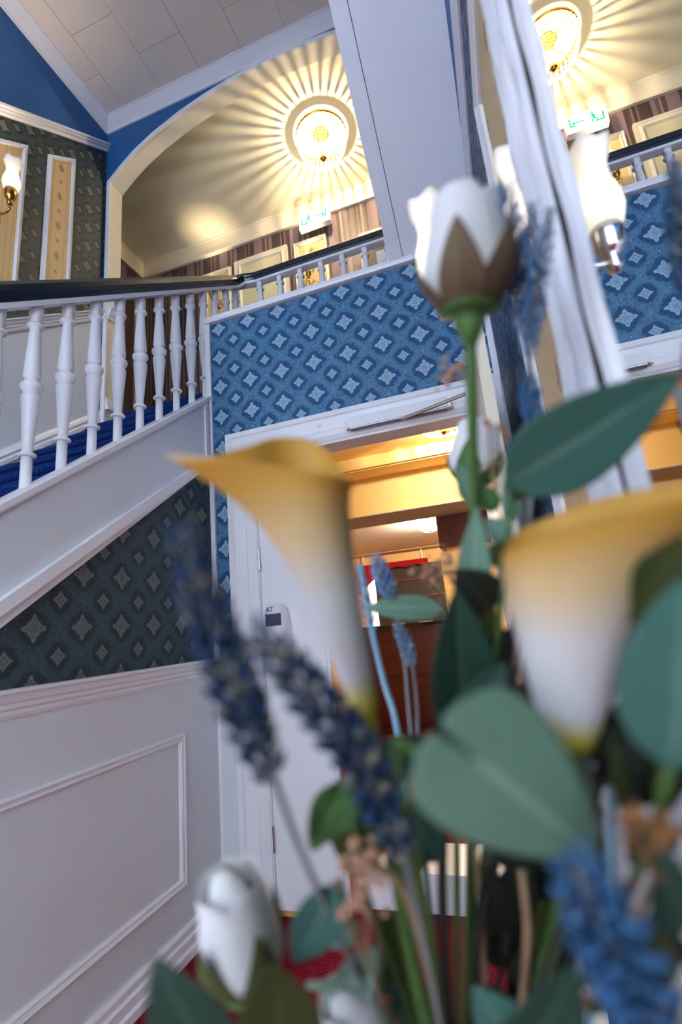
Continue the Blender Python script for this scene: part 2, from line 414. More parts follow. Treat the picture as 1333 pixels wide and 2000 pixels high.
for s in (-.03, .004): obj('indicator', lathe(B(), [(.002, 0), (.002, .002)], (DX+s, YB-.059, 1.098), 8, (0, -1, 0)), MT['smoke'], ds)

# ---- wall below the stair (faces +x)
SZ = lambda y: .819+.768*y          # top edge of the string
MZ0 = lambda y: .491+.735*y         # underside of the string moulding
MZ1 = lambda y: .576+.72*y
Y0 = -1.0
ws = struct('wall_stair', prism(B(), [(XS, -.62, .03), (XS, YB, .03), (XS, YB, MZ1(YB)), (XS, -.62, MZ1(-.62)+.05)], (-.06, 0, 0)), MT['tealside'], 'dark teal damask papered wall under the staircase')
obj('wainscot', prism(B(), [(XS, -.72, 0), (XS, YB, 0), (XS, YB, 1.0), (XS, .66, 1.0), (XS, -.72, 0.01)], (.008, 0, 0)), MT['wallwhite'], ws)
obj('chair_rail', run(B(), (XS, .64, .978), (XS, YB-.012, .978), CHAIR, EX, EZ), MT['white'], ws)
bs = tag(obj('baseboard_left', run(B(), (XS+.008, -.72, 0), (XS+.008, YB, 0), BASEP, EX, EZ), MT['white']), 'stepped white baseboard along the stair wall', None, None, 'structure')
obj('panel_moulding', sweep(B(), [(XS+.008, .3, .25), (XS+.008, 1.815, .25), (XS+.008, 1.815, .765), (XS+.008, .62, .765)], BEADP, EX, True), MT['white'], ws)

# ---- staircase
st = thing('staircase', 'white staircase with dark blue carpeted treads rising along the left wall', 'staircase', (-1.97, -.9, 0))
G, RI = .226, .175
for k in range(16):
    y = 2.714-G*k; z = ZL-RI*k
    if k == 0: continue
    t = B(); box(t, XL+.02, XS-.03, y-.0, y+G+.02, max(z-RI*1.2, 0), z-.004)
    lathe(t, [(.02, 0), (.02, XS-.03-XL-.02)], (XL+.02, y-.002, z-.024), 12, (1, 0, 0))
    obj('step', t, MT['bluecarpet'], st)
sd = obj('stringer', prism(B(), [(XS+.01, y, f(y)) for y, f in ((Y0, MZ0), (YB, MZ0), (YB, SZ), (Y0, SZ))], (-.05, 0, 0)), MT['wallwhite'], st)
obj('string_cap', run(B(), (XS+.01, Y0, SZ(Y0)), (XS+.01, YB-.0, SZ(YB)), [(-.056, -.028), (.01, -.028), (.012, -.02), (.012, -.002), (.006, .006), (-.056, .006)], EX, EZ), MT['white'], st)
obj('string_moulding', prism(B(), [(XS+.01, Y0, MZ0(Y0)-.04), (XS+.01, YB-.012, MZ0(YB)), (XS+.01, YB-.012, MZ1(YB)-.03), (XS+.01, Y0, MZ1(Y0)-.03)], (.012, 0, 0)), MT['white'], st)
obj('string_moulding', prism(B(), [(XS+.01, Y0, MZ1(Y0)-.045), (XS+.01, YB-.012, MZ1(YB)-.045), (XS+.01, YB-.012, MZ1(YB)), (XS+.01, Y0, MZ1(Y0))], (.026, 0, 0)), MT['white'], st)
obj('end_bead', bx(XS+.01, XS+.02, YB-.06, YB-.035, MZ1(YB-.05), SZ(YB-.05)-.03), MT['white'], st)
obj('inner_string', prism(B(), [(XS-.04, YB, SZ(YB)), (XS-.04, 2.6, SZ(2.6)), (XS-.04, 2.6, ZL-.2), (XS-.04, YB, MZ0(YB))], (.03, 0, 0)), MT['wallwhite'], st)

# ---- balustrade
RB = lambda y: 1.486+.779*y         # underside of the handrail
ba = thing('stair_balustrade', 'white turned balustrade with black handrail climbing the stair and turning along the landing', 'balustrade', (XS-.03, -.9, 0))
HR = [(-.036, .02), (-.03, .018), (-.024, .0), (.024, .0), (.03, .018), (.036, .02), (.04, .034), (.036, .052), (.022, .066), (0, .07), (-.022, .066), (-.036, .052), (-.04, .034)]
XH = XS-.03
path = [V((XH, y, RB(y))) for y in (-1.0, .2, 1.2, 2.0, 2.42)]+[V((XH+.012, 2.50, RB(2.49))), V((XH+.05, 2.555, 3.475)), V((XH+.12, 2.57, 3.474)), V((-.6, 2.57, 3.474)), V((.1, 2.57, 3.474))]
hr = obj('handrail', sweep(B(), path, HR, EZ), MT['rail'], ba, True)
hr.data.polygons.foreach_set('use_smooth', [False]*len(hr.data.polygons))
UR = [(-.026, -.016), (.026, -.016), (.026, .001), (-.026, .001)]
obj('under_rail', sweep(B(), path, UR, EZ), MT['white'], ba, label='white strip under the black handrail')
def baluster_mesh(H):
    b = B(); s = .0155
    box(b, -s, s, -s, s, H*.885, H+.01)
    pf = [(.0168, 0), (.0168, .155), (.0178, .150), (.0265, .156), (.0280, .161), (.0265, .167), (.0178, .172), (.0155, .19), (.0235, .36), (.029, .465), (.0285, .480), (.022, .488), (.0215, .497), (.026, .505), (.033, .522), (.0345, .534), (.033, .545), (.025, .556), (.0165, .562), (.0165, .572), (.0265, .580), (.0275, .588), (.0168, .866), (.0178, .870), (.0265, .876), (.0280, .881), (.0265, .887), (.0168, .893), (.0155, .90)]
    lathe(b, [(r, z*H) for r, z in pf[1:] if True], (0, 0, 0), 18); lathe(b, [(.0168, -.02), (.0168, .16*H)], (0, 0, 0), 18)
    return mesh_of(b, 'baluster')
bme = baluster_mesh(.655); bme.materials.append(MT['white'])
for p in bme.polygons: p.use_smooth = len(p.vertices) == 4
bme2 = bme
def put_bal(x, y, z):
    o = obj('baluster', bme, None, ba); o.location = V((x, y, z)); return o
for k in range(-16, 12):
    y = 1.019*(1.071+.1262*k); put_bal(XH, y, SZ(y)+.004)
for k in range(8): put_bal(XH+.155+.148*k, 2.57, ZL-.03)

# ---- left wall (faces +x): wainscot, dark paper, picture rail, blue paint
zc = lambda y: 3.159+.77*(max(y, -.86)-1.886)
zp = lambda y: 4.582+.773*(max(y, -.86)-1.7225)
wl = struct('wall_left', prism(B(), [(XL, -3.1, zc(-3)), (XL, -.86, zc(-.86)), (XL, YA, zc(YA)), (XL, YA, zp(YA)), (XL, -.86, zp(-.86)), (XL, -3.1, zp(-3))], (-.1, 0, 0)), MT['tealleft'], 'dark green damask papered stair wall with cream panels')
obj('wainscot', prism(B(), [(XL, -3.1, 0), (XL, YA, 0), (XL, YA, zc(YA)), (XL, -.86, zc(-.86)), (XL, -3.1, zc(-3))], (-.1, 0, 0)), MT['wallwhite'], wl)
obj('upper_wall', prism(B(), [(XL, -3.1, zp(-3)), (XL, -.86, zp(-.86)), (XL, YA, zp(YA)), (XL, YA, 5.7), (XL, -3.1, 5.7)], (-.1, 0, 0)), MT['bluepaint'], wl, label='royal blue painted wall above the picture rail')
obj('picture_rail', run(B(), (XL, -.86, zp(-.86)), (XL, YA, zp(YA)), RAILP, EX, EZ), MT['white'], wl)
obj('chair_rail', run(B(), (XL, -.86, zc(-.86)-.09), (XL, YA, zc(YA)-.09), [(a, b*1.14) for a, b in CHAIR], EX, EZ), MT['white'], wl)
nz = lambda y: 2.338+.774*(y-2.038)
bb = B(); run(bb, (XL, -.7, nz(-.7)-.2), (XL, YA, nz(YA)-.2), [(0, 0), (.02, 0), (.02, .185), (0, .185)], EX, EZ)
run(bb, (XL, -.7, nz(-.7)-.02), (XL, YA, nz(YA)-.02), [(0, 0), (.03, 0), (.03, .03), (.02, .04), (.026, .06), (.014, .08), (.008, .1), (0, .1)], EX, EZ)
tag(obj('baseboard_stair', bb, MT['white']), 'white stepped baseboard rising with the stairs on the left wall', None, None, 'structure')
for y0, y1 in ((.75, 1.83), (-.5, .55)):
    q = lambda y, d: (XL, y, zc(y)-d)
    obj('panel_moulding', sweep(B(), [q(y0, .47), q(y1, .47), q(y1, .25), q(y0, .25)], BEADP, EX, True), MT['white'], wl)
def wall_panel(y0, y1, parent, m, zt, zb, x, out, w=.032):
    fr = B(); pr = [(-w/2, 0), (-w/2, .012), (-w*.2, .022), (w*.1, .016), (w/2, .012), (w/2, 0)]
    c = [(x, y0+w/2, zb(y0)+w/2), (x, y1-w/2, zb(y1)+w/2), (x, y1-w/2, zt(y1)-w/2), (x, y0+w/2, zt(y0)-w/2)]
    obj('panel_frame', sweep(fr, c, pr, (out, 0, 0), True), MT['white'], parent)
    obj('panel_paper', prism(B(), c, (out*.004, 0, 0)), m, parent, label='cream paper with grey motifs')
zt2 = lambda y: 4.656+.77*(y-2.073); zb2 = lambda y: 3.50+.77*(y-2.073)
wall_panel(2.073, 2.302, wl, MT['creamleft'], zt2, zb2, XL, 1)
wall_panel(1.45, 1.917, wl, MT['creamleft'], lambda y: 4.53+.77*(y-1.917), lambda y: 3.36+.77*(y-1.917), XL, 1)

# ---- arch wall, arch lining
AP = [(-2.565, 4.93), (-2.44, 5.04), (-2.304, 5.138), (-2.121, 5.233), (-1.87, 5.325), (-1.627, 5.385), (-1.391, 5.425), (-1.162, 5.445), (-1.0, 5.449)]
AP = AP+[(-2.0-x, z) for x, z in AP[-2::-1]]
wa = B()
for (x0, z0), (x1, z1) in zip(AP, AP[1:]): prism(wa, [(x0, YA, z0), (x1, YA, z1), (x1, YA, 5.75), (x0, YA, 5.75)], (0, .13, 0))
box(wa, -3.5, -2.565, YA, YA+.13, 2.2, 5.75); box(wa, .565, 1.4, YA, YA+.13, 2.86, 5.75)
wall_arch = struct('wall_arch', wa, MT['bluepaint'], 'royal blue wall with a wide arched opening to the landing')
ap3 = [V((x, YA+.065, z)) for x, z in [(-2.565, 2.3)]+AP+[(.565, 2.9)]]
obj('arch_lining', sweep(B(), ap3, [(-.012, -.068), (.012, -.068), (.012, .068), (-.012, .068)], (0, 1, 0)), MT['cream'], wall_arch)
obj('arch_bead', sweep(B(), [p+V((0, .062, 0)) for p in ap3], [(.0, -.016), (.026, -.012), (.03, 0), (.026, .012), (.0, .016)], (0, 1, 0)), MT['white'], wall_arch)
obj('arch_bead', sweep(B(), [p+V((0, -.066, 0)) for p in ap3], [(-.02, -.012), (.014, -.012), (.014, .006), (-.02, .006)], (0, 1, 0)), MT['white'], wall_arch)
obj('jamb_chair_rail', run(B(), (-2.553, YA, zc(YA)-.09), (-2.553, YA+.15, zc(YA)-.09), [(a, b*1.14) for a, b in CHAIR], EX, EZ), MT['white'], wall_arch)
obj('jamb_baseboard', run(B(), (-2.553, YA, ZL), (-2.553, YA+.15, ZL), BASEP, EX, EZ), MT['white'], wall_arch)

# ---- main ceiling with tiles and cove
ce = struct('ceiling', bx(-2.7, .3, -3.1, YA, ZC+.012, ZC+.1), MT['ceil'], 'pale grey tiled ceiling over the stair hall')
for i in range(8):                            # boards laid lengthwise with staggered end joints
    x0 = -2.34+.37*(i-1); x1 = min(x0+.37, .147); x0 = max(x0, -2.51)
    y = YA-.09; e = 1.989 if i % 2 else 2.257
    while y > -.9:
        obj('ceiling_board', bx(x0+.0016, x1-.0016, e+.0016, y-.0016, ZC+.0015*random.random(), ZC+.012), MT['ceil'], ce)
        y = e; e -= .9
COVE = [(0, 0), (.02, -.002), (.012, .004), (.092, .058), (.092, .06), (0, .06)]
COVE = [(0, -.012), (.012, -.012), (.016, 0), (.09, .05), (.1, .052), (.1, .064), (0, .064)]
obj('cove', run(B(), (XL, -3, ZC-.06), (XL, YA, ZC-.06), COVE, EX, EZ), MT['soffit'], ce); obj('cove', run(B(), (XL, YA, ZC-.06), (XR, YA, ZC-.06), COVE, -EY, EZ), MT['soffit'], ce)

# ---- sloping soffit of the upper flight (right)
SF = lambda y: 2.905+.735*(2.058-y)
sf = struct('ceiling_soffit', prism(B(), [(-.196, y, z) for y, z in ((YB, SF(YB)), (-1.4, SF(-1.4)), (-1.4, SF(-1.4)+.2), (YB, SF(YB)+.2))], (.344, 0, 0)), MT['soffit'], 'sloping white underside of the upper flight on the right')
obj('side_board', prism(B(), [(-.266, y, z) for y, z in ((YB, SF(YB)-.004), (-1.4, SF(-1.4)-.004), (-1.4, SF(-1.4)+.2), (YB, SF(YB)+.2))], (.067, 0, 0)), MT['soffit'], sf)

# ---- right wall (faces -x)
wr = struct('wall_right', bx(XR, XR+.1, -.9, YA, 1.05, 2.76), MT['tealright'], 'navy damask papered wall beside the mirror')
obj('wainscot', bx(XR, XR+.1, -.9, YB, 0, 1.05), MT['wallwhite'], wr)
obj('upper_wall', bx(XR, XR+.1, -.9, YA, 2.76, 5.7), MT['bluepaint'], wr)
obj('picture_rail', run(B(), (XR, -.9, 2.765), (XR, YB, 2.765), [(a*.5, b) for a, b in RAILP], -EX, EZ), MT['white'], wr)
obj('chair_rail', run(B(), (XR, -.9, .98), (XR, 1.3, .98), [(a*.6, b) for a, b in CHAIR], -EX, EZ), MT['white'], wr)
wall_panel(.30, 1.05, wr, MT['creamright'], lambda y: 2.385, lambda y: 1.14, XR, -1, .045)

# ---- rear wall with the daylight window
wre = B(); box(wre, -2.7, -2.4, -3.2, -3.1, 0, 5.7); box(wre, 0.0, 3.3, -3.2, -3.1, 0, 5.7); box(wre, -2.4, 0.0, -3.2, -3.1, 0, .4); box(wre, -2.4, 0, -3.2, -3.1, 3.8, 5.7)
struct('wall_rear', wre, MT['wallwhite'], 'white wall with the tall window behind the viewer')
wf = B(); 
for x in (-2.4, -1.64, -.82, -.06): box(wf, x, x+.06, -3.17, -3.11, .4, 3.8)
for z in (.4, 1.5, 2.6, 3.74): box(wf, -2.4, 0, -3.165, -3.115, z, z+.06)
struct('window_1', wf, MT['white'], 'white window frame behind the viewer')

lob = B(); box(lob, 3.2, 3.3, -3.1, -3.0, 0, 3.4); box(lob, 3.2, 3.3, -1.0, -.8, 0, 3.4); box(lob, 3.2, 3.3, -3.0, -1.0, 0, .4); box(lob, 3.2, 3.3, -3, -1, 3.0, 3.4)  # unseen lobby and window, added so side light reaches the stair wall
box(lob, XR+.1, 3.3, -.9, -.8, 0, 3.4); box(lob, XR+.1, 3.3, -3.1, -.9, 3.4, 3.5)
struct('wall_added_lobby', lob, MT['wallwhite'], 'white walls of the unseen lobby with an added window behind the viewer')
struct('wall_added_lobby_upper', bx(XR, XR+.1, -3.1, -.9, 3.4, 5.7), MT['bluepaint'], 'blue wall above the added opening to the lobby')
wf = B()
for y in (-3.0, -2.03, -1.06): box(wf, 3.22, 3.28, y, y+.06, .4, 3.0)
for z in (.4, 1.7, 2.94): box(wf, 3.225, 3.275, -3, -1, z, z+.06)
struct('window_added', wf, MT['white'], 'white frame of the added lobby window behind the viewer')

# ---- landing and upper hall
lf = B(); box(lf, XS-.03, 1.2, YB+.11, YF, ZL-.14, ZL); box(lf, -3.4, XS-.03, 2.73, YF, ZL-.14, ZL)
lathe(lf, [(.02, 0), (.02, 1.2)], (XL+.02, 2.73, ZL-.022), 12, (1, 0, 0))
landing = struct('floor_landing', lf, MT['bluecarpet'], 'blue carpeted landing at the head of the stairs')
wfar = struct('wall_far', bx(-3.5, 1.3, YF, YF+.1, ZL, 5.6), MT['stripes'], 'brown and mauve striped papered wall of the upper hall')
wfl = struct('wall_landing', bx(-3.45, -3.355, YA+.13, YF, ZL, 5.6), MT['stripesl'], 'short striped wall at the left end of the upper hall')
struct('wall_landing_right', bx(1.2, 1.3, YA, YF, ZL, 5.6), MT['stripesl'], 'striped wall at the right end of the upper hall')
hc = struct('ceiling_hall', bx(-3.5, 1.3, YA+.13, YF+.1, ZH, ZH+.1), MT['halceil'], 'cream ceiling of the upper hall')
FRZ = [(0, 0), (.03, 0), (.036, .02), (.03, .05), (.018, .056), (.018, .19), (.03, .2), (.03, .215), (0, .215)]
obj('frieze', run(B(), (-3.355, YF, 5.25), (1.2, YF, 5.25), FRZ, -EY, EZ), MT['cream'], hc); obj('frieze', run(B(), (-3.355, YA+.13, 5.25), (-3.355, YF, 5.25), FRZ, EX, EZ), MT['cream'], hc)
tag(obj('baseboard_far', run(B(), (-3.33, YF, ZL), (1.2, YF, ZL), BASEP, -EY, EZ), MT['cream']), 'cream baseboard of the upper hall', None, None, 'structure')
obj('corner_casing', box(box(B(), -3.355, -3.335, YF-.14, YF-.03, ZL, 5.1), -3.335, -3.325, YF-.12, YF-.05, ZL, 5.09), MT['cream'], wfl)
def far_frame(x0, x1, ztop, w, m, parent, mp, zb=None, name='door_casing'):
    zb = ZL if zb is None else zb
    pr = [(-w/2, 0), (-w/2, .03), (-w*.1, .024), (w*.2, .034), (w/2, .012), (w/2, 0)]
    c = [(x0+w/2, YF, zb), (x0+w/2, YF, ztop-w/2), (x1-w/2, YF, ztop-w/2), (x1-w/2, YF, zb)]
    return sweep(B(), c, pr, (0, -1, 0), zb != ZL), c
c, pts = far_frame(-2.152, -1.536, 5.05, .085, None, None, None)
d2 = struct('door_2', c, MT['cream'], 'pale green door in a cream casing on the upper landing')
obj('door_leaf', bx(-2.07, -1.62, YF-.02, YF-.004, ZL, 4.97), MT['paledoor'], d2)
c, pts = far_frame(-.772, .10, 4.875, .06, None, None, None)
d3 = struct('door_3', c, MT['cream'], 'dark door with a grey glass pane at the right of the landing')
lf3 = obj('door_leaf', bx(-.715, .05, YF-.02, YF-.002, ZL, 4.82), MT['dark'], d3)
obj('pane', bx(-.62, -.1, YF-.026, YF-.018, 3.9, 4.62), MT['pane'], lf3)
for x0, x1 in ((-2.538, -2.192), (-1.458, -1.105)):
    c, pts = far_frame(x0, x1, 5.02, .04, None, None, None, 3.55)
    obj('panel_frame', c, MT['cream'], wfar)
    obj('panel_paper', prism(B(), pts, (0, -.005, 0)), MT['creamfar'], wfar, label='cream paper with grey motifs')

struct('trim_step', bx(-.765, -.004, 2.23, 2.52, 0, .14), MT['white'], 'low white step just inside the room beyond the doorway')

# ---- next room seen through the doorway
n1 = struct('ceiling_next', box(bx(XS-.03, 1.2, YB+.11, 2.8, 2.62, 2.7), -3, 1.2, 2.8, 4.0, 2.62, 2.7), MT['yellow'], 'yellow ceiling of the room beyond the doorway')
struct('wall_next_left', bx(-3.1, -3, YB+.11, 9, 0, 2.7), MT['yellow'], 'yellow side wall of the room beyond'); struct('wall_next_right', bx(1.2, 1.3, YB+.11, 9, 0, 2.7), MT['yellow'], 'yellow right wall of the room beyond')
struct('wall_next_front', box(box(B(), -3, -1.35, YB+.06, YB+.11, 0, 2.0), .16, 1.2, YB+.06, YB+.11, 0, 2.7), MT['yellow'], 'yellow wall around the near side of the doorway')
bmh = B(); box(bmh, -3, 1.2, 4.0, 4.3, 2.49, 2.7); box(bmh, -3, 1.2, 4.26, 4.76, 2.14, 2.7)
beam = struct('trim_beam', bmh, MT['yellow'], 'deep yellow beam across the room beyond the doorway')
obj('crown_bead', run(B(), (-3, 4.0, 2.50), (1.2, 4.0, 2.50), [(0, 0), (.03, 0), (.035, .02), (.012, .03), (.012, .11), (0, .12)], -EY, EZ), MT['yellow'], beam)
obj('beam_underside', bx(-3, 1.2, 4.26, 4.76, 2.132, 2.14), MT['greysoffit'], beam)
obj('panelled_pier', bx(-.5, 1.2, 4.78, 5.1, 1.82, 2.4), MT['brown'], beam); obj('pier_base', bx(-.44, 1.2, 4.82, 5.1, 0, 1.82), MT['paleyellow'], beam)
struct('ceiling_back', bx(-3, 1.2, 4.76, 9, 2.42, 2.5), MT['farceil'], 'pale ceiling of the far dining room')
wk = struct('wall_end', bx(-3, 1.2, 8.5, 8.6, 0, 2.5), MT['paleyellow'], 'pale yellow end wall of the far room')
wi = struct('window_2', bx(-2.1, -.9, 8.47, 8.5, .9, 2.13), MT['dark'], 'dark curtained window in the far end wall')
for z in (1.86, 1.56): obj('glazing_bar', bx(-2.1, -.9, 8.45, 8.475, z, z+.03), MT['brown'], wi)
obj('lit_pane', bx(-2.24, -2.1, 8.46, 8.5, 1.1, 1.95), MT['exitwhite'], wi)

# ================================================================ LAMPS AND FITTINGS
TUL = [(.004, 0), (.012, .001), (.018, .012), (.0215, .026), (.0205, .040), (.0165, .054), (.0145, .066), (.0160, .080), (.0205, .092), (.0225, .099), (.0212, .0985), (.0150, .082), (.0132, .066), (.0150, .054)]
def tulip(bm, c, k=1.0, lobes=5):
    seg = 30; rings = []
    for r, z in TUL:
        fl = max(0, (z-.08)/.02)
        rings.append([bm.verts.new(V(c)+V((math.cos(a)*r*k*(1+.06*fl*math.cos(lobes*a)), math.sin(a)*r*k*(1+.06*fl*math.cos(lobes*a)), z*k+.003*k*fl*math.cos(lobes*a)))) for a in [2*PI*i/seg for i in range(seg)]])
    for a, b in zip(rings, rings[1:]):
        for i in range(seg): bm.faces.new((a[i], a[(i+1) % seg], b[(i+1) % seg], b[i]))
    bm.faces.new(rings[0][::-1]); return bm
def arm_lamp(root, c, k, metal, path, energy, rad):
    ar = obj('arm', tube(B(), curve(path, 6), .0032*k, 8), metal, root, True)
    c = V(c); b = B()
    lathe(b, [(.002, -.042), (.006, -.04), (.008, -.034), (.005, -.026), (.010, -.022), (.0135, -.016), (.0150, -.002), (.0145, .006), (.010, .002)], c, 20)
    bmesh.ops.scale(b, vec=(k, k, k), space=Matrix.Translation(-c), verts=b.verts)
    obj('cup', b, metal, ar, True)
    obj('lamp_shade', tulip(B(), c, k), MT['glassA'], ar, True, label='lit opal glass shade')
    light('bulb_light', 'POINT', c+V((0, 0, .03*k)), energy, WARM, rad)
sc = thing('wall_sconce', 'two-armed nickel wall lamp with opal tulip shades beside the mirror', 'wall lamp', (XR, .48, 1.43))
A_, B_ = V((-.010, .46, 1.478)), V((.082, .436, 1.478))
obj('backplate', lathe(B(), [(.034, 0), (.034, .004), (.026, .01), (.012, .014), (.008, .03), (.01, .034), (.002, .036)], (XR, .48, 1.43), 20, (-1, 0, 0)), MT['chrome'], sc, True)
arm_lamp(sc, A_, 1.0, MT['chrome'], [(.118, .48, 1.43), (.09, .475, 1.448), (.03, .465, 1.453), tuple(A_+V((0, 0, -.032)))], .05, .012)
arm_lamp(sc, B_, 1.0, MT['chrome'], [(.118, .48, 1.43), (.10, .46, 1.425), (.09, .44, 1.43), tuple(B_+V((0, 0, -.036)))], .05, .012)
def wall_lamp(label, base, out, k, energy, group=None):
    base = V(base); out = V(out)
    r = thing('wall_sconce', label, 'wall lamp', base)
    obj('backplate', lathe(B(), [(.03*k, 0), (.03*k, .004), (.02*k, .012), (.008*k, .016), (.008*k, .03), (.001, .032)], base, 18, out), MT['brass'], r, True)
    c = base+out*.075*k+V((0, 0, .03*k))
    arm_lamp(r, c, k, MT['brass'], [base+out*.025*k, base+out*.05*k+V((0, 0, -.03*k)), c+V((0, 0, -.055*k)), c+V((0, 0, -.038*k))], energy, .03)
    return r
wall_lamp('brass wall lamp with a scalloped opal shade on the left stair wall', (-2.6, 1.7117, 3.8112), (1, 0, 0), 2.3, 14)
wall_lamp('brass wall lamp glowing on the cream panel left of the pale door', (-2.365, YF-.006, (-2.3862, 3.96, 4.6405)[2]-.03), (0, -1, 0), 1.9, 13)
wall_lamp('brass wall lamp glowing on the cream panel right of the pale door', (-1.281, YF-.006, (-1.325, 3.96, 4.509)[2]-.04), (0, -1, 0), 1.9, 13)

def basket_lamp(label, loc, R, H, ncol, nrow, energy, gap=.04, soft=.014, col=WARM):
    x, y, z = loc
    r = thing('ceiling_lamp', label, 'ceiling lamp', loc)
    obj('ceiling_plate', lathe(B(), [(.07, 0), (.07, -.012), (.03, -.02), (.012, -.03), (.012, -gap*2)], loc, 24), MT['brass'], r, True)
    ring = B(); seg = 64
    prf = [(R, -.002-gap*.35), (R+.006, -gap*.5), (R+.004, -gap), (R-.006, -gap*1.05), (R-.006, -gap*.4)]
    rg = [[ring.verts.new((x+math.cos(2*PI*k/seg)*q, y+math.sin(2*PI*k/seg)*q, z+h)) for q, h in prf] for k in range(seg)]
    for k in range(seg):
        a, b = rg[k], rg[(k+1) % seg]
        for j in range(len(prf)): ring.faces.new((a[j], a[(j+1) % len(prf)], b[(j+1) % len(prf)], b[j]))
    obj('rim', ring, MT['brass'], r, True)
    sp = B()
    for k in range(4):
        a = PI/4+PI/2*k; tube(sp, [(x+.011*math.cos(a), y+.011*math.sin(a), z-gap*.9), (x+(R-.003)*math.cos(a), y+(R-.003)*math.sin(a), z-gap*.8)], .003, 6)
    obj('spokes', sp, MT['brass'], r)
    bd = B()
    for i in range(nrow):
        t = (i+.5)/nrow; a = t*PI*.5*.95
        rr = R*math.cos(a)**.72; zz = z-gap*1.1-(H-gap)*math.sin(a)*.96
        br = min(2*PI*rr/ncol*.27, .0135*R/.235)
        for k in range(ncol):
            th = 2*PI*k/ncol
            if rr < R*.5 and k % 2: continue
            bb = br if rr >= R*.5 else br*1.7
            bmesh.ops.create_icosphere(bd, subdivisions=1, radius=1, matrix=Matrix.Translation((x+rr*math.cos(th), y+rr*math.sin(th), zz)) @ Matrix.Rotation(th, 4, 'Z') @ Matrix.Diagonal((bb*.8, bb, (H/nrow)*(.78 if i < 3 else .52), 1)))
    o = obj('crystal_beads', bd, MT['bead'], r); o['kind'] = 'stuff'
    f = B(); zb = z-H
    lathe(f, [(.002, -.022), (.012, -.02), (.018, -.012), (.02, -.006), (.03, -.002), (.034, .006), (.03, .014), (.034, .02), (.03, .03), (.01, .034)], (x, y, zb), 24)
    bmesh.ops.scale(f, vec=(R/.235,)*3, space=Matrix.Translation((-x, -y, -zb)), verts=f.verts)
    obj('finial', f, MT['brass'], r, True)
    light('bulb_light', 'POINT', (x, y, z-H*.45), energy, col, soft)
    return r
basket_lamp('large lit crystal basket lamp on the cream ceiling of the upper hall', (-.883, 3.317, ZH), .225, .285, 36, 13, 21)
basket_lamp('lit crystal lamp on the yellow ceiling just beyond the doorway', ((-0.2195, 3.5645, 2.55)[0], (-0.2195, 3.5645, 2.55)[1], 2.62), .19, .10, 24, 6, 46, .02, .05, (1.0, .86, .64))
basket_lamp('small lit crystal lamp on the pale ceiling of the far room', ((-0.7572, 6.3495, 2.33)[0], (-0.7572, 6.3495, 2.33)[1], 2.42), .15, .14, 20, 6, 75, .02, .05, (1.0, .88, .7))

es = thing('exit_sign', 'lit green and white emergency exit sign hung below the upper hall frieze', 'exit sign', (-1.18, 3.86, 5.25))
X0, X1, Z0, Z1, YE = -1.346, -1.016, 5.06, 5.24, 3.83
eb = bx(X0, X1, YE, YE+.06, Z0, Z1); obj('housing', eb, MT['plastic'], es)
obj('bracket', bx(-1.2, -1.16, YE+.055, YF-.02, 5.2, 5.225), MT['plastic'], es)
obj('lit_face', bx(X0+.012, X1-.012, YE-.004, YE, Z0+.02, Z1-.012), MT['exitwhite'], es)
g = B(); xa = X0+.03
prism(g, [(xa, YE-.006, Z0+.035), (xa+.07, YE-.006, Z0+.035), (xa+.07, YE-.006, Z0+.048), (xa+.012, YE-.006, Z0+.048), (xa+.012, YE-.006, Z0+.12), (xa, YE-.006, Z0+.12)], (0, .002, 0))
obj('pictogram', g, MT['green'], es)
g = B(); xa = X1-.03
prism(g, [(xa, YE-.006, Z0+.06), (xa, YE-.006, Z1-.03), (xa-.014, YE-.006, Z1-.03), (xa-.014, YE-.006, Z0+.075), (xa-.05, YE-.006, Z0+.062), (xa-.05, YE-.006, Z0+.05)], (0, .002, 0))
obj('pictogram', g, MT['green'], es)
g = B(); xm = (X0+X1)/2; zm = (Z0+Z1)/2
lathe(g, [(.011, 0), (.011, .002)], (xm-.05, YE-.006, zm+.045), 14, (0, 1, 0))
for p, q, w in (((-.05, .03), (-.06, -.005), .018), ((-.06, -.005), (-.035, -.03), .012), ((-.035, -.03), (-.05, -.055), .01), ((-.06, -.005), (-.085, -.04), .012), ((-.05, .025), (-.025, .0), .009), ((-.05, .025), (-.08, .01), .009), ((.02, 0), (.09, 0), .012)):
    a = V((xm+p[0], YE-.006, zm+p[1])); c = V((xm+q[0], YE-.006, zm+q[1])); n = (c-a).cross(V((0, 1, 0))).normalized()*w/2
    prism(g, [a+n, c+n, c-n, a-n], (0, .002, 0))
prism(g, [(xm+.09, YE-.006, zm+.022), (xm+.12, YE-.006, zm), (xm+.09, YE-.006, zm-.022)], (0, .002, 0))
obj('pictogram', g, MT['green'], es)

# ---- far room furnishings
cr = thing('curtain_rail', 'thin copper curtain rail below the far room ceiling', 'curtain rail', (-1.75, 8.4, 2.38))
obj('rod', tube(B(), [(-2.7, 8.38, 2.375), (-.62, 8.38, 2.375)], .016, 10), MT['steel'], cr)
for x in (-2.25, -1.2): obj('hanger', bx(x-.012, x+.012, 8.37, 8.39, 2.18, 2.375), MT['paper_white'], cr)
def cloth(x0, x1, ztop, zbot, y, folds, amp):
    b = B(); n, m = 40, 8; g = []
    for i in range(n+1):
        u = i/n; row = []
        for j in range(m+1):
            v = j/m; row.append(b.verts.new((x0+(x1-x0)*u, y+amp*math.sin(u*folds*2*PI)*(.4+.6*v), ztop(u)+(zbot(u)-ztop(u))*v)))
        g.append(row)
    for i in range(n):
        for j in range(m): b.faces.new((g[i][j], g[i+1][j], g[i+1][j+1], g[i][j+1]))
    bmesh.ops.solidify(b, geom=b.faces[:], thickness=.006); return b
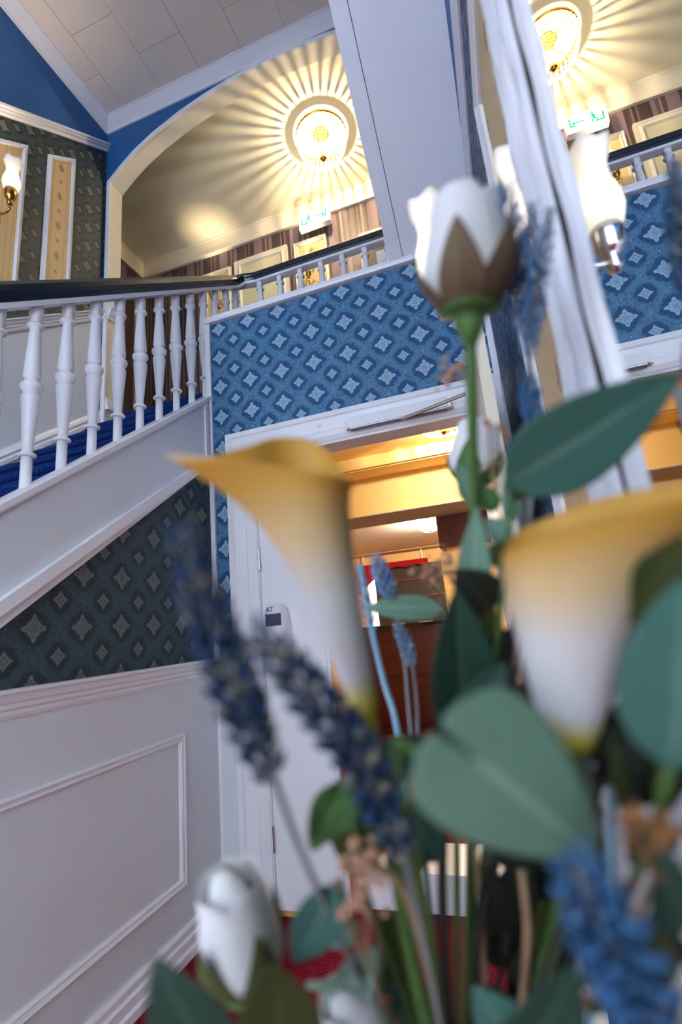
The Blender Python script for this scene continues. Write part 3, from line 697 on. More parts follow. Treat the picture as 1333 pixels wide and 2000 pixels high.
cu = thing('red_curtain', 'red gathered valance and tied drape at the far room window', 'curtain', (-1.75, 8.36, 2.2))
obj('valance', cloth(-2.36, -1.1, lambda u: 2.20, lambda u: 2.10+.012*math.sin(u*25), 8.34, 14, .02), MT['red'], cu, True)
obj('drape', cloth(-2.36, -1.95, lambda u: 2.19, lambda u: 1.72+.3*u, 8.30, 8, .02), MT['red'], cu, True)
ct = thing('reception_counter', 'dark mahogany counter with a black top in the room beyond the doorway', 'counter', (-1.0, 5.6, 0))
obj('carcass', bx(-1.75, .1, 5.45, 6.0, 0, 1.10), MT['mahog'], ct); obj('worktop', bx(-1.8, .1, 5.38, 6.05, 1.10, 1.135), MT['black'], ct)
for i in range(3):
    for z0, z1 in ((.1, .52), (.6, .98)): obj('panel', bx(-1.68+.6*i, -1.16+.6*i, 5.425, 5.45, z0, z1), MT['mahog'], ct)
for i, (px, w) in enumerate(((-1.22, .10), (-.92, .13))):
    tag(obj('paper', bx(px, px+w, 5.5, 5.75, 1.135, 1.139+.003*i), MT['paper_white']), ('smaller' if i == 0 else 'larger')+' white paper lying on the black counter top', 'paper')

# ================================================================ MIRROR
mi = thing('wall_mirror', 'large mirror in a chunky limed white timber frame on the right wall', 'mirror', (XR, .05, .8))
ZB_, ZT_ = .74, 1.95
obj('mirror_glass', bx(.07, .078, -.7, .245, ZB_, ZT_), MT['mirror'], mi)
obj('seam_shade_strip', bx(.0673, .1, .2605, .2725, ZB_, ZT_), MT['seam_shade'], mi)  # strip filling the frame gap, its shade put into the colour
obj('backing', bx(.080, XR, -.75, .30, ZB_, ZT_), MT['brown'], mi)
def timber(xa, ya, xb, yb, thick, ridges, amp, seed, wob):
    rnd = random.Random(seed); ph = [rnd.uniform(0, 6.3) for _ in range(8)]; b = B()
    nu, nz = 44, 150; rows = []
    knots = [(rnd.uniform(ZB_, ZT_), rnd.uniform(.2, .8)) for _ in range(5)]+[(1.325, .6)]
    for i in range(nz+1):
        z = ZB_-.03+(ZT_-ZB_+.06)*i/nz; row = []
        w0 = wob*(math.sin(z*17+ph[0])+.6*math.sin(z*41+ph[1])+.5*math.exp(-((z-1.33)/.012)**2)*2)
        for j in range(nu+1):
            u = j/nu; uu = u+.035*math.sin(z*14+ph[2])+.02*math.sin(z*33+ph[3])
            for kz, ku in knots: uu += .06*math.exp(-((z-kz)/.03)**2)*(1 if u > ku else -1)*math.exp(-abs(u-ku)*3)
            h = amp*(math.sin(uu*ridges*2*PI)+.5*math.sin(uu*ridges*4.7*PI+ph[4]))*min(1, u*8, (1-u)*8)
            h += .0012*math.sin(z*60+ph[5])*math.sin(u*5+ph[6])
            ed = .0035*(max(0, 1-u*9)**2+max(0, 1-(1-u)*9)**2)
            x = xa+(xb-xa)*u+ed-h; y = ya+(yb-ya)*u+w0*(1-.5*u)
            row.append(b.verts.new((x, y, z)))
        row = [b.verts.new((xa+thick, row[0].co.y, z))]+row+[b.verts.new((xb+thick, row[-1].co.y, z))]
        rows.append(row)
    for p, q in zip(rows, rows[1:]):
        for j in range(len(p)-1): b.faces.new((p[j], p[j+1], q[j+1], q[j]))
        b.faces.new((p[-1], p[0], q[0], q[-1]))
    b.faces.new(rows[0][::-1]); b.faces.new(rows[-1]); return b
obj('frame_post', timber(.0665, .362, .0665, .272, .08, 6, .0022, 3, .0016), MT['whitewood'], mi, True)
obj('inner_lip', timber(.0675, .2612, .0675, .2425, .03, 2, .0008, 5, .0006), MT['whitewood'], mi, True)
obj('frame_post', bx(.064, XR, -.80, -.70, ZB_-.1, ZT_+.1), MT['whitewood'], mi)
obj('frame_rail', bx(.064, XR, -.70, .362, ZT_+.03, ZT_+.13), MT['whitewood'], mi); obj('frame_rail', bx(.064, XR, -.70, .362, ZB_-.13, ZB_-.03), MT['whitewood'], mi)

# ================================================================ BOUQUET
def attr_mat(name, stops, rough=.5, trans=.3, mott=.12, scale=60, bmp=.0):
    m, t, b = mat(name); vec, xyz = coords(t)
    a = t.nodes.new('ShaderNodeAttribute'); a.attribute_name = 'grad'
    r = t.nodes.new('ShaderNodeValToRGB'); t.links.new(a.outputs['Fac'], r.inputs[0]); e = r.color_ramp.elements
    for i, (p, c) in enumerate(stops):
        q = e[i] if i < 2 else e.new(p)
        q.position = p; q.color = (*lin(c), 1)
    n = noise(t, vec, scale, 3)
    t.links.new(mixc(t, n*mott*2, N(t, r.outputs[0]), tuple(x*.45 for x in lin(stops[len(stops)//2][1]))).s, b.inputs['Base Color'])
    b.inputs['Roughness'].default_value = rough; b.inputs['Specular IOR Level'].default_value = .35
    if bmp: bump(t, b, n, bmp)
    if trans: add_translucent(t, b, trans)
    return m
MT['calla'] = attr_mat('calla_petal', [(0, (170, 160, 30)), (.06, (214, 204, 90)), (.15, (238, 238, 240)), (.42, (240, 238, 236)), (.62, (234, 208, 160)), (.82, (222, 176, 82)), (.95, (216, 164, 58)), (1, (240, 222, 180))], .55, .35, .05)
MT['rosep'] = attr_mat('rose_petal', [(0, (226, 228, 205)), (.3, (240, 242, 240)), (1, (250, 250, 250))], .6, .35, .03)
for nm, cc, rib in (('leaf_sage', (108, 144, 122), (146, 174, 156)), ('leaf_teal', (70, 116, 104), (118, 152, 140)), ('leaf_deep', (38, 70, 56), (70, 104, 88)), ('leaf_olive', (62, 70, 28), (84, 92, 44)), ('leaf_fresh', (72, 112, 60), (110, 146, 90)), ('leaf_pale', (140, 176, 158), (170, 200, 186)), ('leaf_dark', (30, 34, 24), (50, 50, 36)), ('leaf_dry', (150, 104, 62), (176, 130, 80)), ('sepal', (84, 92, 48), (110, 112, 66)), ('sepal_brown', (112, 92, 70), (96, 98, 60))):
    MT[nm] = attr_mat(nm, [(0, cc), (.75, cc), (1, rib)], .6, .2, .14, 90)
for nm, cc in (('stem_green', (62, 96, 36)), ('stem_lime', (150, 150, 40)), ('stem_tan', (150, 122, 92)), ('stem_dark', (44, 38, 30)), ('stem_grey', (120, 124, 126)), ('stem_blue', (120, 158, 178)), ('dry', (178, 134, 104))):
    MT[nm] = paint(nm, cc, .6, .2, 120)
def grain_mat(name, cols, sc=260):
    m, t, b = mat(name); vec, xyz = coords(t)
    d, c = vor(t, vec, sc); sp = t.nodes.new('ShaderNodeSeparateColor'); t.links.new(c.s, sp.inputs[0])
    r = t.nodes.new('ShaderNodeValToRGB'); t.links.new(sp.outputs[0], r.inputs[0]); r.color_ramp.interpolation = 'CONSTANT'; e = r.color_ramp.elements
    for i, cc in enumerate(cols):
        q = e[i] if i < 2 else e.new(0)
        q.position = i/len(cols); q.color = (*lin(cc), 1)
    t.links.new(r.outputs[0], b.inputs['Base Color']); b.inputs['Roughness'].default_value = .75
    add_translucent(t, b, .15); return m
MT['ear_blue'] = grain_mat('dyed_ear_blue', [(92, 140, 186), (130, 168, 196), (40, 92, 156), (166, 190, 205), (110, 150, 180)])
MT['ear_dark'] = grain_mat('dyed_ear_dark', [(20, 56, 94), (44, 78, 98), (12, 36, 70), (116, 120, 108), (56, 92, 112)])
MT['ear_vivid'] = grain_mat('dyed_ear_vivid', [(58, 106, 152), (112, 148, 178), (30, 70, 114), (158, 168, 176)])

def setattr_grad(me, vals):
    a = me.attributes.new('grad', 'FLOAT', 'POINT')
    a.data.foreach_set('value', vals)
def grid_obj(name, rows, vals, m, parent, closed=False, thick=.0006, label=None):
    b = B(); g = [[b.verts.new(p) for p in r] for r in rows]
    for r, q in zip(g, g[1:]):
        n = len(r)
        for j in range(n if closed else n-1): b.faces.new((r[j], r[(j+1) % n], q[(j+1) % n], q[j]))
    me = bpy.data.meshes.new(name); b.to_mesh(me); b.free(); setattr_grad(me, vals)
    o = obj(name, me, m, parent, True, None, label)
    sd = o.modifiers.new('thickness', 'SOLIDIFY'); sd.thickness = thick; sd.offset = 0
    ss = o.modifiers.new('smooth', 'SUBSURF'); ss.levels = ss.render_levels = 1
    return o
def leaf(parent, base, tip, width, nrm, m, fold=.15, curl=.1, shape=.75, notch=0, name='leaf', twist=0, wave=.0):
    base, tip, nrm = V(base), V(tip), V(nrm)
    ax = tip-base; L = ax.length; a = ax/L
    side0 = a.cross(nrm).normalized(); n0 = side0.cross(a).normalized()
    rows, vals = [], []; nu, nv = 12, 8
    for i in range(nu+1):
        u = i/nu; w = math.sin(PI*min(1, max(0, u))**shape)**.8 if 0 < u < 1 else .0
        w = max(w, .02)*width/2; tw = twist*u
        side = side0*math.cos(tw)+n0*math.sin(tw); n = n0*math.cos(tw)-side0*math.sin(tw)
        for j in range(nv+1):
            v = j/nv*2-1
            p = base+a*L*(u-notch*abs(v)**1.5*(1-u)**2*1.2)+side*v*w+n*(fold*abs(v)*w+curl*L*4*u*(1-u)+wave*width*math.sin(u*9+v*2)*abs(v))
            if j == 0: rows.append([])
            rows[-1].append(p); vals.append(max(0, 1-abs(v)*2.2))
    return grid_obj(name, rows, vals, m, parent)
def stem(parent, pts, rad, m, name='stem', seg=8):
    return obj(name, tube(B(), curve(pts, 6), rad if not isinstance(rad, tuple) else [rad[0]+(rad[1]-rad[0])*i/((len(pts)-1)*6) for i in range((len(pts)-1)*6+1)], seg), MT[m], parent, True)
VM = V((-0.0675, 0.3211, 0.8467))                     # mouth of the vase
def calla(label, base, mouth, rm, tip, tiplen, obl, r0=.0045, sweepk=(.3, .7), open_=0, stem_via=(), crest=0, away=(0, 1, 0), tipk=(5, 5)):
    base, mouth, tip = V(base), V(mouth), V(tip)
    r = thing('calla_lily', label, 'flower', VM)
    ax = mouth-base; L = ax.length; a = ax/L
    e1 = tip-mouth; e1 = (e1-a*e1.dot(a)).normalized(); e2 = a.cross(e1)
    rows, vals = [], []; ns, nt = 18, 36
    for i in range(ns+1):
        s = i/ns; row = []
        rr = r0+(rm-r0)*(sweepk[0]*s+sweepk[1]*s**3)
        for j in range(nt):
            th = 2*PI*j/nt; c = math.cos(th); k = max(0, c)
            wt = s**tipk[0]*k**tipk[1]
            rad = rr*(1+.12*s**6*math.sin(3*th+1))
            p = base+a*(L*s)+(e1*c+e2*math.sin(th))*rad+a*(obl*c*s**3)+e1*tiplen*wt
            p += a*crest*s**4*max(0, (e1*c+e2*math.sin(th)).dot(V(away)))**.9
            p -= a*(L*.10*s**10*(1-wt))                  # lip rolls back
            row.append(p); vals.append(min(1, s*.93+.07*wt))
        rows.append(row)
    grid_obj('petal', rows, vals, MT['calla'], r, True, .0008)
    sp = B(); q = [base+a*L*t for t in (.25, .4, .55, .68, .74)]
    tube(sp, q, [.0022, .0026, .0026, .0022, .0008], 8); obj('spadix', sp, MT['stem_lime'], r, True)
    stem(r, [base+a*.004]+[V(v) for v in stem_via]+[VM], (r0*.9, .0035), 'stem_lime' if open_ else 'stem_green')
    return r
def rose(label, base, top, R, via=(), sep='sepal', seed=1, nsep=5, stemr=.0028):
    base, top = V(base), V(top); rnd = random.Random(seed)
    r = thing('rose', label, 'flower', VM)
    ax = top-base; H = ax.length; a = ax/H; e1 = a.orthogonal().normalized(); e2 = a.cross(e1)
    for k in range(8):
        lay = 0 if k < 4 else (1 if k < 7 else 2)
        th0 = k*PI/2+.4+lay*.7 if k < 7 else rnd.uniform(0, 6); sc = (1.0, .8, .5)[lay]; hw = (1.0, 1.15, 2.4)[lay]
        hh = H*(1.02-.04*rnd.random() if lay else .93-.08*rnd.random()); rows, vals = [], []
        for i in range(11):
            v = i/10; row = []
            for j in range(11):
                u = j/10*2-1
                vv = v*(1-.16*abs(u)**2.2)
                rad = R*sc*min(1, (vv*4.2)**.5)*(1-(.62 if lay else .30)*(max(0, vv-.4)/.6)**1.4)
                rad += R*.13*max(0, vv-.82)/.18*(1 if lay == 0 else 0)
                th = th0+u*hw
                row.append(base+a*(H*.02+hh*vv)+(e1*math.cos(th)+e2*math.sin(th))*rad); vals.append(vv)
            rows.append(row)
        grid_obj('petal', rows, vals, MT['rosep'], r, False, .0005)
    for k in range(nsep):
        th = 2*PI*k/nsep+rnd.uniform(-.2, .2); d = e1*math.cos(th)+e2*math.sin(th)
        b0 = base+d*R*.42+a*H*.0; tp = base+a*H*rnd.uniform(.42, .66)+d*R*rnd.uniform(1.04, 1.2)
        leaf(r, b0, tp, R*1.05, d, MT[sep], -.25, .16, .55, 0, 'sepal')
    hp = B(); lathe(hp, [(.0012, -.74*R), (stemr, -.68*R), (R*.27, -.42*R), (R*.33, -.22*R), (R*.30, -.04*R), (R*.5, .03*R), (R*.72, .12*R), (R*.5, .2*R)], base, 16, a)
    obj('hip', hp, MT['stem_green'], r, True)
    stem(r, [base-a*R*.3]+[V(v) for v in via]+[VM], (stemr, .0022), 'stem_green')
    return r
def ear(label, pts, w, m, via=(), n=90, stemm='stem_grey', seed=1, group=None, sr=.0012):
    rnd = random.Random(seed); r = thing('wheat_ear', label, 'dried flower', VM, group)
    path = curve(pts, 12); b = B(); cum = [0]
    for p, q in zip(path, path[1:]): cum.append(cum[-1]+(q-p).length)
    Lt = cum[-1]; gl = w*.5
    for k in range(n):
        t = (k+.5)/n; d = t*Lt; i = max(j for j in range(len(cum)) if cum[j] <= d); i = min(i, len(path)-2)
        f = (d-cum[i])/max(1e-9, cum[i+1]-cum[i]); p = path[i].lerp(path[i+1], f)
        ax = (path[i]-path[i+1]).normalized()
        th = k*2.4; e1 = ax.orthogonal().normalized(); e2 = ax.cross(e1)
        dr = e1*math.cos(th)+e2*math.sin(th)
        pr = (.45+.55*math.sin(PI*min(1, t*1.6+.05)/2))*(1 if t < .8 else 1-(t-.8)*1.8)
        c = p+dr*w*.28*pr; g = (ax*1.0+dr*.75).normalized()
        z = g.to_track_quat('Z', 'Y').to_matrix()
        ball(b, c+g*gl*.2, gl*.5*pr*rnd.uniform(.8, 1.15), 1, (.48, .36, 1.25), z)
    o = obj('grains', b, MT[m], r, True); o['kind'] = 'stuff'
    stem(r, [path[0].lerp(path[1], .5)]+[p for p in path[6::6]]+[V(v) for v in via]+[VM], (sr*.8, sr), stemm)
    return r

calla('large calla lily with ochre rim and long white tip pointing left', (-0.0605, 0.2053, 1.0998), (-0.0723, 0.1745, 1.207), .0205, (-0.1102, 0.1515, 1.2093), .027, .011, .0052, (.72, .28), 1, ((-0.0619, 0.2232, 1.07), (-0.059, 0.2644, 0.9961)), .024, (-0.1433, 0.9651, 0.2193))
calla('large calla lily at right with ochre lip flaring over the frame', (0.0125, 0.1756, 1.0935), (0.0254, 0.1615, 1.1651), .0220, (0.063, 0.1504, 1.1699), .034, .010, .0065, (1.45, -.45), 0, ((0.0139, 0.2272, 1.0616), (0.0007, 0.2719, 0.9967)), .008, (0.0848, 0.9791, 0.185), (8, 2.2))
rose('tall white rose in front of the lamp shade', (0.0068, 0.2191, 1.2763), (0.0145, 0.2066, 1.3349), .0212, ((0.0021, 0.2313, 1.2436), (-0.0061, 0.2578, 1.1929), (-0.0244, 0.2912, 1.0812)), 'sepal_brown', 3, 5, .0029)
rose('white rosebud low at the left with torn green sepals', (-0.1235, 0.2125, 0.995), (-0.1256, 0.1994, 1.0441), .0165, ((-0.1204, 0.2347, 0.9533), (-0.1096, 0.2864, 0.8899)), 'sepal', 5)
rose('small white rose half hidden behind the tall stem', (-0.0067, 0.3413, 1.2237), (0.0043, 0.3331, 1.2697), .018, ((-0.0115, 0.3428, 1.1694), (-0.032, 0.3361, 1.0435)), 'leaf_fresh', 8)
rose('white rose at the bottom edge beside the pale leaves', (-0.0828, 0.2344, 0.9579), (-0.0877, 0.2241, 0.9926), .014, ((-0.0858, 0.2651, 0.918),), 'sepal', 11)

ear('blue dyed ear left of the frame with the tallest tip', [(0.0309, 0.1942, 1.3188), (0.0312, 0.2082, 1.3065), (0.0331, 0.229, 1.2905), (0.0329, 0.2446, 1.2712)], .014, 'ear_blue', ((0.0305, 0.2676, 1.2413), (0.0019, 0.3095, 1.1047)), 90, seed=1)
ear('blue dyed ear in the middle of the group left of the frame', [(0.0412, 0.2041, 1.3135), (0.0403, 0.2168, 1.3047), (0.0375, 0.2304, 1.2901), (0.0344, 0.2451, 1.2711)], .0105, 'ear_blue', ((0.0292, 0.2671, 1.2414), (-0.0009, 0.3086, 1.105)), 80, seed=2)
ear('blue dyed ear nearest the limed frame with grey lower grains', [(0.047, 0.1978, 1.3031), (0.0438, 0.2092, 1.2968), (0.0383, 0.2274, 1.2818), (0.0327, 0.2472, 1.2609)], .011, 'ear_blue', ((0.0275, 0.275, 1.2296), (-0.0058, 0.2995, 1.0925)), 80, seed=3)
ear('short bright blue ear below the tall ears', [(0.032, 0.2588, 1.2567), (0.0315, 0.261, 1.2472), (0.0307, 0.2668, 1.2319)], .0125, 'ear_vivid', ((0.0247, 0.2768, 1.1978), (-0.0054, 0.3032, 1.0784)), 46, seed=4)
ear('dark blue dyed ear leaning far left against the damask wall', [(-0.081, 0.1124, 1.1656), (-0.0819, 0.122, 1.1476), (-0.0814, 0.1325, 1.1282), (-0.0805, 0.143, 1.1089), (-0.0783, 0.1539, 1.0899)], .0165, 'ear_dark', ((-0.0796, 0.1785, 1.055), (-0.0783, 0.2288, 0.9855)), 120, seed=5)
ear('dark blue dyed ear crossing in front of the door below the large calla', [(-0.07, 0.1287, 1.1356), (-0.0637, 0.139, 1.1242), (-0.0557, 0.1513, 1.1066), (-0.0488, 0.1637, 1.0871), (-0.044, 0.1775, 1.06)], .0178, 'ear_dark', ((-0.0477, 0.2088, 1.0169), (-0.052, 0.2402, 0.9726)), 130, seed=6)
ear('pale blue ear standing behind the large calla', [(-0.0844, 0.3487, 1.1851), (-0.0814, 0.3534, 1.1698), (-0.078, 0.3588, 1.1527)], .0155, 'ear_blue', ((-0.0762, 0.3708, 1.1076), (-0.0748, 0.3565, 1.0382)), 50, seed=7)
ear('slim grey blue ear on a pale stem behind the calla', [(-0.1014, 0.3654, 1.1832), (-0.1012, 0.3705, 1.1634), (-0.1005, 0.3792, 1.1298)], .011, 'ear_blue', ((-0.0981, 0.3895, 1.092), (-0.0916, 0.3889, 1.06), (-0.0861, 0.3733, 1.0008)), 40, 'stem_blue', 8, None, .0028)
ear('small grey blue ear below the pale horizontal leaf', [(-0.0771, 0.3634, 1.1357), (-0.0738, 0.3678, 1.1223), (-0.071, 0.3735, 1.1033)], .0125, 'ear_blue', ((-0.0726, 0.3806, 1.0735), (-0.0753, 0.365, 1.0039)), 40, seed=9)
ear('thick vivid blue ear close by at the bottom right', [(0.0059, 0.1286, 1.0799), (0.0089, 0.1324, 1.0687), (0.0137, 0.1408, 1.0541), (0.0183, 0.1515, 1.0344)], .0185, 'ear_vivid', ((0.019, 0.1806, 0.997),), 90, seed=10)

def sprig(label, leaves, via, m='stem_green', sr=.0012, name='eucalyptus_sprig', cat='foliage'):
    r = thing(name, label, cat, VM)
    stem(r, [V(v) for v in via]+[VM], (sr, sr*1.2), m)
    for l in leaves: leaf(r, *l)
    return r
NC = (0.2867, -0.9287, -0.2353)
sprig('broad sage green leaf filling the lower centre', [((-0.0135, 0.1393, 1.0992), (0.0136, 0.1607, 1.0689), .0410, (0.2059, -0.9701, -0.1282), MT['leaf_sage'], -.12, .03, .5, .28)], ((-0.0135, 0.1393, 1.0992), (-0.028, 0.1375, 1.1013), (-0.0348, 0.1437, 1.0983), (-0.0447, 0.205, 1.0353)), 'stem_green', .0009)
sprig('long grey green leaf reaching across to the mirror', [((0.0078, 0.1944, 1.1836), (0.0705, 0.1806, 1.2083), .0370, (0.5067, -0.7479, -0.4288), MT['leaf_teal'], .10, .02, .68)], ((0.0078, 0.1944, 1.1836), (0.009, 0.2083, 1.1727), (-0.0138, 0.2552, 1.0875)), 'stem_green', .0010)
sprig('narrow upright grey green leaf beside the tall rose stem', [((-0.0181, 0.2674, 1.1188), (-0.0049, 0.2537, 1.1891), .0195, (-0.1662, -0.9713, -0.1702), MT['leaf_sage'], .2, .03, .8), ((-0.0097, 0.2722, 1.1953), (-0.0106, 0.2662, 1.2178), .010, NC, MT['leaf_sage'], .2, .05)], ((-0.0181, 0.2674, 1.1188), (-0.0303, 0.2904, 1.0558)), 'stem_green', .0013)
sprig('small sage leaf lying flat behind the calla', [((-0.0421, 0.3727, 1.1418), (-0.0981, 0.3538, 1.1479), .0205, (0.3272, -0.9072, 0.2643), MT['leaf_sage'], .1, .05, .8)], ((-0.0421, 0.3727, 1.1418), (-0.0419, 0.3611, 1.1026), (-0.049, 0.3383, 1.0139)))
sprig('large deep green leaf standing in the shade of the centre', [((-0.0287, 0.2378, 1.0741), (-0.019, 0.2224, 1.147), .034, (0.5461, -0.7991, -0.2513), MT['leaf_deep'], .25, .03, .85), ((-0.0285, 0.2204, 1.0795), (-0.0034, 0.2245, 1.1151), .022, (-0.0848, -0.9791, -0.185), MT['leaf_deep'], .2, .05)], ((-0.0287, 0.2378, 1.0741), (-0.0396, 0.2527, 1.0234)))
sprig('big deep teal leaf at the right edge', [((0.0314, 0.1434, 1.0951), (0.0408, 0.1353, 1.1385), .028, (0.0958, -0.9723, -0.2131), MT['leaf_teal'], .05, .05, .8)], ((0.0314, 0.1434, 1.0951), (0.017, 0.1909, 1.0388)))
sprig('dark olive leaves in the shade under the right calla', [((0.0305, 0.156, 1.129), (0.0487, 0.1507, 1.151), .020, NC, MT['leaf_olive'], .1, .06), ((0.0309, 0.1992, 1.1081), (0.0495, 0.1937, 1.131), .024, NC, MT['leaf_olive'], .1, .05)], ((0.0375, 0.1904, 1.1296), (0.0309, 0.1992, 1.1081), (0.0108, 0.2211, 1.0394)), 'stem_dark')
sprig('fresh green serrated leaf left of the broad sage leaf', [((-0.0693, 0.1975, 1.0774), (-0.0865, 0.1988, 1.0514), .020, (0.5461, -0.7991, -0.2513), MT['leaf_fresh'], .2, .05, .7, 0, 'leaf', 0, .06), ((-0.0673, 0.2088, 1.078), (-0.0767, 0.2172, 1.0332), .026, (0.0031, -0.9799, -0.1995), MT['leaf_olive'], .1, .03)], ((-0.0662, 0.1981, 1.0791), (-0.0727, 0.2186, 1.0328), (-0.0708, 0.2568, 0.9692)))
sprig('teal leaf beside the low rosebud', [((-0.0754, 0.1936, 1.0429), (-0.0945, 0.1946, 1.0157), .0195, (0.4881, -0.8709, -0.0575), MT['leaf_teal'], .15, .05)], ((-0.0754, 0.1936, 1.0429), (-0.076, 0.2259, 0.9998)), 'stem_tan')
sprig('dark green leaf at the bottom left corner of the bunch', [((-0.0971, 0.1509, 1.0152), (-0.1114, 0.1383, 1.0474), .0235, (0.3618, -0.8689, -0.3377), MT['leaf_deep'], .2, .05), ((-0.0969, 0.1893, 0.9912), (-0.096, 0.1815, 1.023), .03, NC, MT['leaf_olive'], .1, .04)], ((-0.0971, 0.1509, 1.0152), (-0.0996, 0.2081, 0.9563)))
sprig('pale sage leaves above the bottom white rose', [((-0.0737, 0.2277, 0.9955), (-0.1019, 0.2196, 0.993), .0165, (0.2293, -0.833, -0.5034), MT['leaf_pale'], .1, .05, .7, 0, 'leaf', 0, .06), ((-0.0851, 0.2434, 1.0049), (-0.1001, 0.2412, 0.9949), .012, NC, MT['leaf_pale'], .1, .05), ((-0.072, 0.2256, 1.0057), (-0.0953, 0.2247, 0.9809), .017, NC, MT['leaf_pale'], .1, .05)], ((-0.0737, 0.2277, 0.9955), (-0.0766, 0.2606, 0.9469)))
sprig('dark green leaf behind the yellow calla stem', [((-0.06, 0.2107, 1.0794), (-0.0337, 0.2173, 1.0852), .0225, (0.2502, -0.8721, -0.4205), MT['leaf_deep'], .1, .04), ((-0.0539, 0.2281, 1.0605), (-0.0434, 0.2382, 1.0333), .02, NC, MT['leaf_deep'], .1, .05)], ((-0.06, 0.2107, 1.0794), (-0.0594, 0.2461, 1.0253)))
sprig('deep teal leaves along the bottom edge', [((-0.0205, 0.1771, 1.005), (0.0027, 0.1704, 1.0383), .026, (0.2502, -0.8721, -0.4205), MT['leaf_deep'], .1, .05), ((-0.0207, 0.2263, 0.9806), (-0.0329, 0.2173, 1.0014), .018, NC, MT['leaf_teal'], .1, .05), ((0.0274, 0.1582, 1.0528), (0.0276, 0.1523, 1.0765), .012, NC, MT['leaf_deep'], .1, .05)], ((-0.0205, 0.1771, 1.005), (-0.0387, 0.2552, 0.9297)))
sprig('small green buds and leaves around the rose stem joint', [((0.003, 0.2673, 1.1878), (-0.0011, 0.2621, 1.203), .012, NC, MT['leaf_fresh'], .2, .1), ((0.0067, 0.2622, 1.1698), (-0.0012, 0.2563, 1.1835), .013, NC, MT['leaf_sage'], .2, .1), ((0.0079, 0.2646, 1.1618), (-0.0064, 0.2588, 1.1671), .014, NC, MT['leaf_olive'], .2, .1), ((0.0115, 0.2382, 1.1855), (0.0273, 0.2283, 1.2012), .0085, NC, MT['leaf_olive'], .2, .1), ((0.0116, 0.2509, 1.1778), (0.01, 0.2453, 1.1979), .010, NC, MT['leaf_sage'], .2, .1)], ((0.0096, 0.2566, 1.1955), (0.0046, 0.2628, 1.1648), (-0.0199, 0.2939, 1.0548)), 'stem_green', .0010)
def blob_sprig(label, via, heads, m, r_, group=None, n=26, spread=.008, seed=1):
    rnd = random.Random(seed); r = thing('dried_sprig', label, 'dried flower', VM, group)
    stem(r, [V(v) for v in via]+[VM], (.0007, .0011), 'stem_tan')
    b = B(); tw = B()
    for h in heads:
        h = V(h); tube(tw, [V(via[0]), (V(via[0])+h)/2+V((rnd.uniform(-1, 1), 0, rnd.uniform(-1, 1)))*.002, h], .0005, 5)
        for k in range(n):
            d = V((rnd.gauss(0, 1), rnd.gauss(0, 1), rnd.gauss(0, 1)))*spread*.5
            ball(b, h+d, r_*rnd.uniform(.6, 1.3), 1, (1, .6, .8), Matrix.Rotation(rnd.uniform(0, 3), 3, 'X'))
    o = obj('florets', b, MT[m], r); o['kind'] = 'stuff'; obj('twigs', tw, MT['stem_tan'], r); return r
blob_sprig('brown dried sprig against the damask wall left of the rose stem', ((0.0004, 0.2872, 1.2759), (-0.0055, 0.3054, 1.1969), (-0.0255, 0.3304, 1.074)), ((-0.0111, 0.2826, 1.2801), (-0.0041, 0.2838, 1.2841)), 'dry', .0022, None, 16, .009, 1)
blob_sprig('tan dried sprig beside the narrow grey green leaf', ((-0.025, 0.3108, 1.152), (-0.0265, 0.3221, 1.1053)), ((-0.0364, 0.3037, 1.1662), (-0.0289, 0.3047, 1.1711), (-0.028, 0.3074, 1.1616), (-0.0121, 0.3037, 1.1532), (-0.0134, 0.3067, 1.1398)), 'dry', .0021, None, 12, .008, 2)
blob_sprig('yellow green gypsophila sprig before the dark far window', ((-0.0489, 0.4641, 1.155), (-0.0476, 0.4475, 1.0949)), ((-0.0562, 0.459, 1.1665), (-0.0496, 0.4621, 1.1621)), 'stem_lime', .0008, None, 14, .016, 3)
blob_sprig('tan twigs in front of the small hidden rose', ((0.0066, 0.286, 1.2032), (-0.0009, 0.2975, 1.1486)), ((0.0084, 0.277, 1.2409), (0.0159, 0.281, 1.2344), (0.0077, 0.2823, 1.2191)), 'dry', .0016, None, 7, .006, 4)
blob_sprig('brown and white dried flower head at the lower left of the broad leaf', ((-0.0662, 0.1983, 1.0355), (-0.0733, 0.2305, 0.985)), ((-0.0657, 0.1957, 1.0467), (-0.0618, 0.1965, 1.0482), (-0.0679, 0.197, 1.0385)), 'dry', .0022, None, 16, .008, 5)
dl = thing('dried_leaf_spray', 'crumpled brown dried leaves at the lower right by the mirror', 'dried foliage', VM)
stem(dl, [(0.0283, 0.1572, 1.0793), (0.0199, 0.1672, 1.051), VM], .001, 'stem_tan')
rnd = random.Random(4)
for k in range(9):
    x, y = 1225+rnd.uniform(0, 100), 1600+rnd.uniform(0, 240)
    pass
leaf(dl, (0.0236, 0.1525, 1.0791), (0.0228, 0.1485, 1.0858), .0095, (-0.2775, -0.9606, -0.0149), MT['leaf_dry'], .3, .1, .7, 0, 'leaf', 0, .12)
leaf(dl, (0.0284, 0.1595, 1.0575), (0.0319, 0.157, 1.0633), .0095, (0.3759, -0.9211, 0.1012), MT['leaf_dry'], .3, .1, .7, 0, 'leaf', 0, .12)
leaf(dl, (0.0227, 0.1523, 1.0792), (0.0185, 0.1492, 1.0775), .0095, (0.5759, -0.5398, -0.614), MT['leaf_dry'], .3, .1, .7, 0, 'leaf', 0, .12)
leaf(dl, (0.03, 0.1554, 1.0758), (0.0272, 0.152, 1.0774), .0095, (0.452, -0.5792, -0.6784), MT['leaf_dry'], .3, .1, .7, 0, 'leaf', 0, .12)
